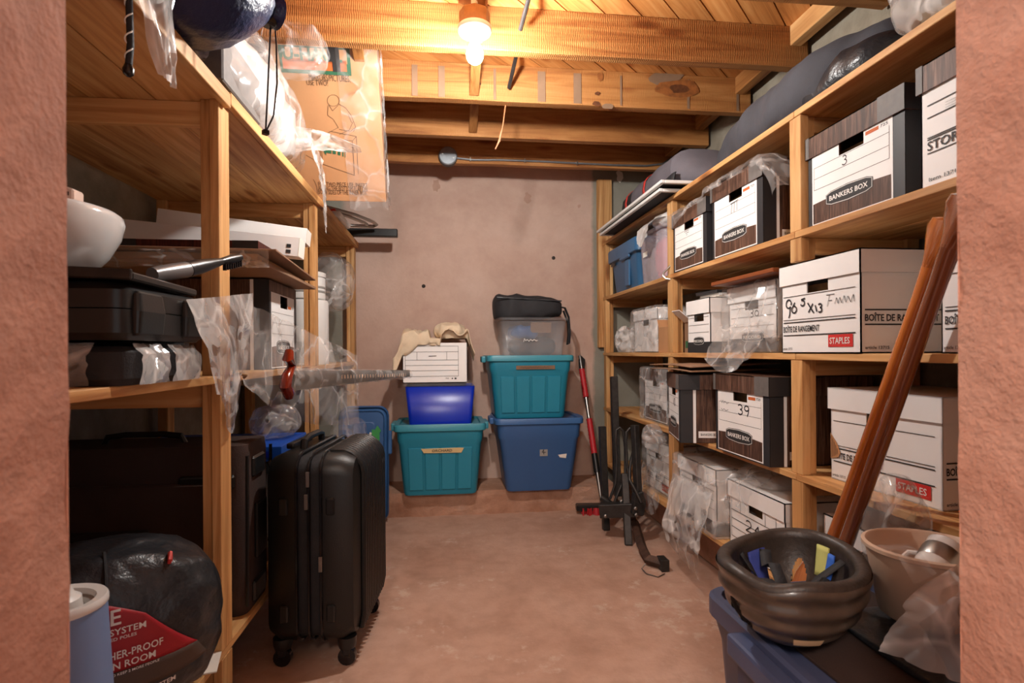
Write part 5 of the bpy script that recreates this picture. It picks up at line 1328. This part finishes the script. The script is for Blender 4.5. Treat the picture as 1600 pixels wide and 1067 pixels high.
t = thing('shoulder_bag', 'black soft shoulder bag lying on the clear plastic box', 'bag', bx_)
obj('body', blob((.40, .25, .115), 4, .010, 8, 95, 22, lambda c, q: Vector((c.x, c.y, c.z*(1.2-.30*q[0]))), .003, 30), 'black_fabric', t, smooth=65)
obj('flap_edge', MB().tube([(-.19, -.128, .115), (-.08, -.13, .108), (.08, -.13, .100), (.185, -.125, .095)], .004, 6), 'black_nylon', t, smooth=True)
def fn(a, b):
    P = [(.17, -.10, .07), (.215, -.10, .06), (.238, -.10, .005), (.245, -.10, -.09), (.24, -.10, -.15), (.225, -.1, -.158), (.232, -.1, -.1), (.232, -.09, -.03), (.212, -.06, .045)]
    i = min(7, int(a*8)); q = a*8-i; p = Vector(P[i]).lerp(Vector(P[i+1]), q); return (p.x, p.y+.04*b, p.z)
obj('strap', MB().grid(32, 2, fn), 'black_fabric', t, smooth=True, solid=.004)

# snow brush leaning on the wall
s0 = pY(906, 556, YB-.02); s1 = pY(941, 808, 3.10)
t = thing('snow_brush', 'red and black snow brush leaning on the back wall beside the totes', 'brush', (s1.x, s1.y, 0))
B = Vector((s1.x, s1.y, 0)); a = s0-B; b = Vector((s1.x, s1.y, .05))-B
def along(k): return b.lerp(a, k)
obj('shaft', MB().tube([along(0), along(1)], .011, 10), 'steel', t, smooth=True)
for k0, k1 in ((.32, .55), (.70, .90)):
    m = MB(); n = 9; pts = []; rs = []
    for i in range(n*2+1): pts.append(along(k0+(k1-k0)*i/(2*n))); rs.append(.0165 if i % 2 else .0195)
    obj('foam_grip', MB().tube(pts, rs, 12), 'red_rubber', t, smooth=True)
obj('joint', MB().tube([along(.20), along(.32)], .0185, 10), 'black_plastic', t, smooth=True)
obj('scraper', MB().prism([(-.018, 0), (.018, 0), (.03, .06), (.01, .085), (-.012, .06)], .010, along(.92)+Vector((0, -.005, -.01)), (1, 0, 0), (a-b).normalized(), (0, -1, 0)), 'black_plastic', t, bevel=.002)
obj('brush_head', MB().bx(-.15, .03, -.03, .03, .02, .055), 'black_plastic', t, rz=-.1, bevel=.006)
m = MB(); rnd = random.Random(3)
for i in range(40): m.box((-.12+rnd.random()*.13, -.025+rnd.random()*.05, .02), (.008, .008, .04), Matrix.Rotation(rnd.uniform(-.3, .3), 3, 'X'))
o = obj('bristles', m, 'red_rubber', t, rz=-.1); o.location = (0, -.022, .0)

# hitch carrier (black square tubes, hoops, curved hitch bar)
hc = Vector((.90, 2.68, 0))
t = thing('hitch_carrier', 'black steel bike carrier with hoops and curved hitch bar standing on the floor', 'bike rack', hc)
H = lambda u, v, y: pY(u, v, y)-hc
def sq(name, p, q, w, mat='dark_metal'):
    d = (q-p); R = d.to_track_quat('Z', 'Y').to_matrix(); return obj(name, MB().box((p+q)/2, (w, w, d.length), R), mat, t, bevel=.003)
fl = lambda u, v: pZ(u, v, 0.0)-hc
a = fl(947, 828); sq('upright_tube', Vector((a.x, a.y, 0)), H(941, 666, 2.86), .034)
sq('upright_tube', H(965, 775, 2.84), H(959, 588, 2.90), .036)
sq('upright_tube', H(998, 795, 2.60), H(992, 664, 2.62), .032)
a = fl(982, 852); sq('foot_tube', Vector((a.x, a.y, 0)), H(976, 740, 2.70), .034)
sq('cross_plate', H(938, 797, 2.70), H(996, 795, 2.62), .066)
obj('hinge_plate', MB().prism([(0, 0), (.055, -.01), (.07, .05), (.055, .11), (.015, .10)], .05, H(983, 800, 2.62), (1, 0, 0), (0, 0, 1), (0, -1, 0)), 'dark_metal', t, bevel=.004)
def tubepx(name, L, r, mat='dark_metal', n=10): obj(name, MB().tube([H(*p) for p in L], r, n), mat, t, smooth=True)
tubepx('hoop', [(953, 780, 2.72), (962, 755, 2.72), (964, 720, 2.74), (962, 690, 2.75), (963, 672, 2.75), (968, 668, 2.75), (974, 673, 2.75), (977, 700, 2.74), (977, 745, 2.72), (968, 765, 2.70), (960, 785, 2.70)], .007)
tubepx('hoop', [(992, 775, 2.62), (985, 752, 2.64), (980, 730, 2.66), (978, 690, 2.67), (979, 675, 2.67), (984, 669, 2.67), (990, 674, 2.67), (991, 700, 2.66), (986, 720, 2.66), (984, 735, 2.64), (984, 750, 2.62), (994, 768, 2.57), (1002, 785, 2.56)], .0075)
tubepx('arm', [(941, 778, 2.76), (953, 787, 2.72), (965, 795, 2.66)], .017)
hb = [H(973, 783, 2.68), H(981, 800, 2.66), fl(992, 838)+Vector((0, 0, .07)), fl(1003, 868)+Vector((0, 0, .04)), fl(1014, 884)+Vector((0, 0, .026)), fl(1036, 890)+Vector((0, 0, .026))]
obj('hitch_bar', MB().tube(hb, .024, 4), 'rust_metal', t, bevel=.002)
obj('hitch_end', MB().box(hb[-1], (.035, .06, .05)), 'dark_metal', t, bevel=.003)
obj('safety_pin', MB().tube([hb[-2]+Vector((-.03, -.04, .0)), hb[-2]+Vector((-.05, -.05, -.015)), hb[-2]+Vector((-.045, -.09, -.022)), hb[-2]+Vector((-.01, -.13, -.022)), hb[-2]+Vector((.03, -.10, -.022))], .0025, 6), 'steel', t, smooth=True)
for (u, v) in ((946, 806), (993, 794), (994, 804), (971, 783)): p = H(u, v, 2.565 if u > 990 else 2.655); obj('bolt', MB().lathe([(.009, 0), (.009, .006), (.004, .008)], 8, p, RX, True, True), 'steel', t)

# ================================================================== FOREGROUND RIGHT
tx0, tx1, ty0, ty1, tz = .535, .93, .60, 1.125, .43
t = thing('storage_tote', 'slate-blue lidded tote in the foreground under the bike helmet', 'storage bin', ((tx0+tx1)/2, (ty0+ty1)/2, 0))
TWx, TWy = tx1-tx0, ty1-ty0
obj('body', MB().loft([rrect(TWx*.8, TWy*.84, .04, 0), rrect(TWx*.90, TWy*.92, .04, .34), rrect(TWx*.95, TWy*.96, .04, .385), rrect(TWx*.95, TWy*.96, .04, .40)]), 'fore_tote', t, smooth=35)
obj('lid', MB().loft([rrect(TWx*.97, TWy*.975, .045, .385), rrect(TWx, TWy, .05, .39), rrect(TWx, TWy, .05, .425), rrect(TWx*.97, TWy*.975, .045, tz), rrect(TWx*.90, TWy*.92, .04, tz), rrect(TWx*.88, TWy*.90, .04, tz-.014)], False, True), 'fore_lid', t, smooth=35)
obj('clip_handle', MB().bx(-TWx/2-.03, -TWx/2+.004, -.10, .10, .375, .415), 'fore_lid', t, bevel=.007, seg=2)
obj('clip_skirt', MB().bx(-TWx/2-.018, -TWx/2+.012, -.085, .085, .29, .374), 'fore_tote', t, bevel=.005)
tag(obj('cardboard_sheet', MB().bx(-.15, .15, -.21, .21, 0, .006), 'brown_fabric', None, loc=((tx0+tx1)/2+.01, (ty0+ty1)/2-.0, tz-.0135), rz=.04, bevel=.001), 'dark brown card lying inside the slate-blue tote lid', 'cardboard')
tag(obj('black_cloth', blob((.19, .28, .014), 4, .002, 10, 99, 16), 'black_nylon', None, loc=(.805, .84, tz-.007), smooth=65), 'flat black cloth on the slate-blue tote under the beige tub', 'cloth')

# bike helmet lying upside down
hx = pZ(1243, 985, tz)
hp = Vector((.611, .925, tz-.007))
t = thing('bike_helmet', 'worn brown-black bike helmet lying upside down on the slate-blue tote', 'helmet', hp, rz=.75)
A_, B_, HT = .150, .126, .135
def hel(r_, an, inset=0., drop=0.):
    # r_ 0..1 from crown (bottom) to rim (top)
    z = HT*(1-math.cos(r_*PI/2))**.85; k = math.sin(r_*PI/2)**.75
    rim = 1+.05*math.cos(2*an)-.06*max(0, math.cos(an))*r_
    zz = z*(1+.05*math.cos(an*2)*r_*r_-.10*math.exp(-((an-PI+PI) % (2*PI)-PI)**2*9)*r_**4) + inset*.9*(1-r_)
    return Vector(((A_-inset)*k*rim*math.cos(an), (B_-inset)*k*rim*math.sin(an), zz+drop))
VENTS = (.15, .75, 1.3, 1.95, 2.6)
def vent(an, r_, only=None):
    # elongated vents: six around, in the crown half
    for va in (VENTS if only is None else (only,)):
        da = (an-va+PI) % (2*PI)-PI
        e_ = (abs(da)*max(.3, r_)/.085)**2+((r_-.55)/.21)**2
        if e_ < 1: return True
    return False
nA, nR = 240, 72
m = MB(); vout = []; 
def shell_faces(inset, mat, name, r0, r1, ridges=0):
    mb = MB(); idx = {}
    for i in range(nR+1):
        r_ = r0+(r1-r0)*i/nR
        for j in range(nA):
            an = 2*PI*j/nA; p = hel(max(r_, .02), an, inset)
            if ridges: 
                e = ridges*math.sin(r_*34+.8*math.sin(an*2)); p += Vector((p.x, p.y, 0)).normalized()*e
            mb.v.append(tuple(p))
    for i in range(nR):
        for j in range(nA):
            r_ = r0+(r1-r0)*(i+.5)/nR; an = 2*PI*(j+.5)/nA
            if vent(an, r_): continue
            mb.f.append((i*nA+j, i*nA+(j+1) % nA, (i+1)*nA+(j+1) % nA, (i+1)*nA+j))
    return obj(name, mb, mat, t, smooth=60)
shell_faces(0, 'helmet_shell', 'outer_shell', .02, 1., .0028)
shell_faces(.024, 'foam', 'foam_liner', .02, 1.)
rimv = []
m = MB(); ro = [hel(1, 2*PI*j/nA) for j in range(nA)]; ri = [hel(1, 2*PI*j/nA, .024) for j in range(nA)]
m.loft([[p-Vector((0, 0, .004)) for p in ro], [p+Vector((0, 0, .006)) for p in ro], [p.lerp(q, .5)+Vector((0, 0, .011)) for p, q in zip(ro, ri)], [p+Vector((0, 0, .006)) for p in ri], [p-Vector((0, 0, .006)) for p in ri]], False, False); obj('rim', m, 'foam', t, smooth=70)
# walls of the vents
for va in VENTS:
    m = MB(); vi = lambda i, j: vent(2*PI*(j+.5)/nA, .02+.98*(i+.5)/nR, va)
    for i in range(nR):
        for j in range(nA):
            if not vi(i, j): continue
            for di, dj in ((1, 0), (-1, 0), (0, 1), (0, -1)):
                if vi(i+di, j+dj): continue
                e = [(i+(di > 0), j), (i+(di > 0), j+1)] if di else [(i, j+(dj > 0)), (i+1, j+(dj > 0))]
                q = [hel(max(.02, .02+.98*a/nR), 2*PI*b/nA, ins) for (a, b) in e for ins in (0, .024)]
                n0 = len(m.v); m.quad(q[0], q[1], q[3], q[2])
    keys = {}; nv = []; rm = []
    for v in m.v:
        kk = tuple(round(c, 6) for c in v)
        if kk not in keys: keys[kk] = len(nv); nv.append(v)
        rm.append(keys[kk])
    m.v = nv; m.f = [tuple(rm[i] for i in f_) for f_ in m.f]
    obj('vent_wall', m, 'foam', t)
def pad(name, a0, a1, r0, r1, mat, ins=.027):
    mb = MB(); mb.grid(10, 6, lambda a, b: hel(r0+(r1-r0)*b, a0+(a1-a0)*a, ins+.004*math.sin(PI*a)*math.sin(PI*b))); obj(name, mb, mat, t, smooth=True, solid=.004)
pad('blue_pad', -2.9, -2.65, .60, .93, 'pad_blue2'); pad('yellow_pad', -2.62, -2.45, .62, .95, 'pad_yellow')
pad('blue_pad', .85, 1.25, .5, .9, 'pad_blue'); pad('blue_pad', 1.75, 2.0, .55, .88, 'pad_blue')
pad('yellow_pad', -.42, -.18, .62, .95, 'pad_yellow'); pad('blue_pad', -.55, -.40, .55, .9, 'pad_blue2')
def strap(name, pts, w=.012):
    P = [Vector(p) for p in pts]; mb = MB(); v = []
    def fn(a, b):
        i = min(len(P)-2, int(a*(len(P)-1))); q = a*(len(P)-1)-i; p = P[i].lerp(P[i+1], q); d = (P[i+1]-P[i]).normalized(); s_ = d.cross(Vector((0, 0, 1)))
        if s_.length < .1: s_ = Vector((1, 0, 0))
        return p+s_.normalized()*w*(b-.5)
    mb.grid(4*(len(P)-1), 1, fn); obj(name, mb, 'black_fabric', t, smooth=True, solid=.002)
strap('chin_strap', [hel(.95, 1.5, .03), hel(.7, 1.45, .045), hel(.45, 1.3, .04), (.0, -.0, .05), hel(.5, -1.4, .04)], .02)
strap('chin_strap', [hel(.92, 2.1, .03), hel(.75, 2.2, .055), (-.03, .01, .10), (-.0, .03, .12), (.03, .05, .10), hel(.9, .9, .04)], .02)
strap('chin_strap', [hel(.9, -2.2, .03), (-.05, -.03, .08), (.0, -.02, .06), (.05, -.03, .09), hel(.92, -.8, .03)], .018)
obj('buckle', MB().box((.02, -.05, .095), (.035, .022, .01), Matrix.Rotation(.4, 3, 'X')), 'black_gloss', t, bevel=.003)
obj('steel_clip', MB().box((-.01, -.065, .09), (.022, .014, .006), Matrix.Rotation(-.3, 3, 'Y')), 'steel', t, bevel=.002)
m = MB(); m.grid(10, 3, lambda a, b: hel(.43+.10*b, -2.85+.42*a, -.006)); obj('sticker', m, 'sticker', t, smooth=True)

# beige tub with white pipe and clear bag over it
t = thing('plastic_tub', 'beige plastic tub on the slate-blue tote behind the helmet', 'tub', (.845, .89, tz+.0275))
obj('tub', MB().lathe([(.07, 0), (.075, .004), (.094, .115), (.10, .118), (.10, .124), (.094, .126), (.089, .122), (.072, .012), (.01, .008)], 40, capb=True, capt=True), 'beige_plastic', t, smooth=50)
t = thing('white_mug', 'white mug with a patterned band lying in the beige tub', 'mug', (.845+.011*.94, .89+.011*.34, tz+.0275+.0745), rot=(0, 1.0, .35))
obj('cup', MB().lathe([(.027, -.065), (.030, -.06), (.032, .063), (.030, .065), (.028, .063), (.026, -.055)], 30, capb=True), 'ceramic', t, smooth=50)
obj('band', MB().lathe([(.0316, .018), (.0322, .020), (.0324, .046), (.0318, .048)], 30), 'steel', t, smooth=50)
obj('handle', MB().tube([(0, .03, .035), (0, .05, .03), (0, .055, .005), (0, .05, -.018), (0, .029, -.025)], .0045, 8), 'ceramic', t, smooth=True)
Q = [pZ(1362, 1020, tz+.014), pZ(1500, 1075, tz+.014), pY(1428, 918, .765), pY(1510, 868, .80)]
def fn(a, b):
    p = Q[0].lerp(Q[1], a).lerp(Q[2].lerp(Q[3], a), b); bul = math.sin(a*PI)*math.sin(b*PI*.9)
    e = .007*rid(p, 16, 3)+.003*rid(p, 40, 5)
    return (p.x-.01*bul+e, p.y-.035*bul-e, p.z+.02*bul+max(0, e))
sheet('plastic_bag', 'milky clear bag wrapped around the front of the beige tub', fn, 40, 30, 'bag_milky', 'bag')
def fn(a, b):
    p = Q[2].lerp(Q[3], a*.42); zr = tz+.0275+.130
    return (p.x+.03*b, p.y+.11*b, p.z+(max(zr, p.z)-p.z)*min(1, b*2.5)+.008*math.sin(b*PI)+.005*abs(rid(p+Vector((0, b*.1, 0)), 18, 6)))
sheet('plastic_film', 'loose folded edge of clear bag lying over the beige tub', fn, 24, 12, 'wrap_clear', 'plastic film')
bag('plastic_bag', 'clear bag of dark items leaning on the rack behind the beige tub', (.930, 1.05, tz+.001), (.11, .10, .235), seed=105, p=2.8, amp=.008, rz=0, amp2=.003, fn=lambda c, q: Vector((c.x*(1-.25*max(0, q[2])), c.y*(1-.3*max(0, q[2])), c.z)))
tag(obj('cloth', blob((.075, .065, .12), 3, .003, 10, 106, 14), 'black_fabric', None, loc=(.930, 1.05, tz+.004), smooth=65), 'dark bundle inside the clear bag behind the beige tub', 'bundle')
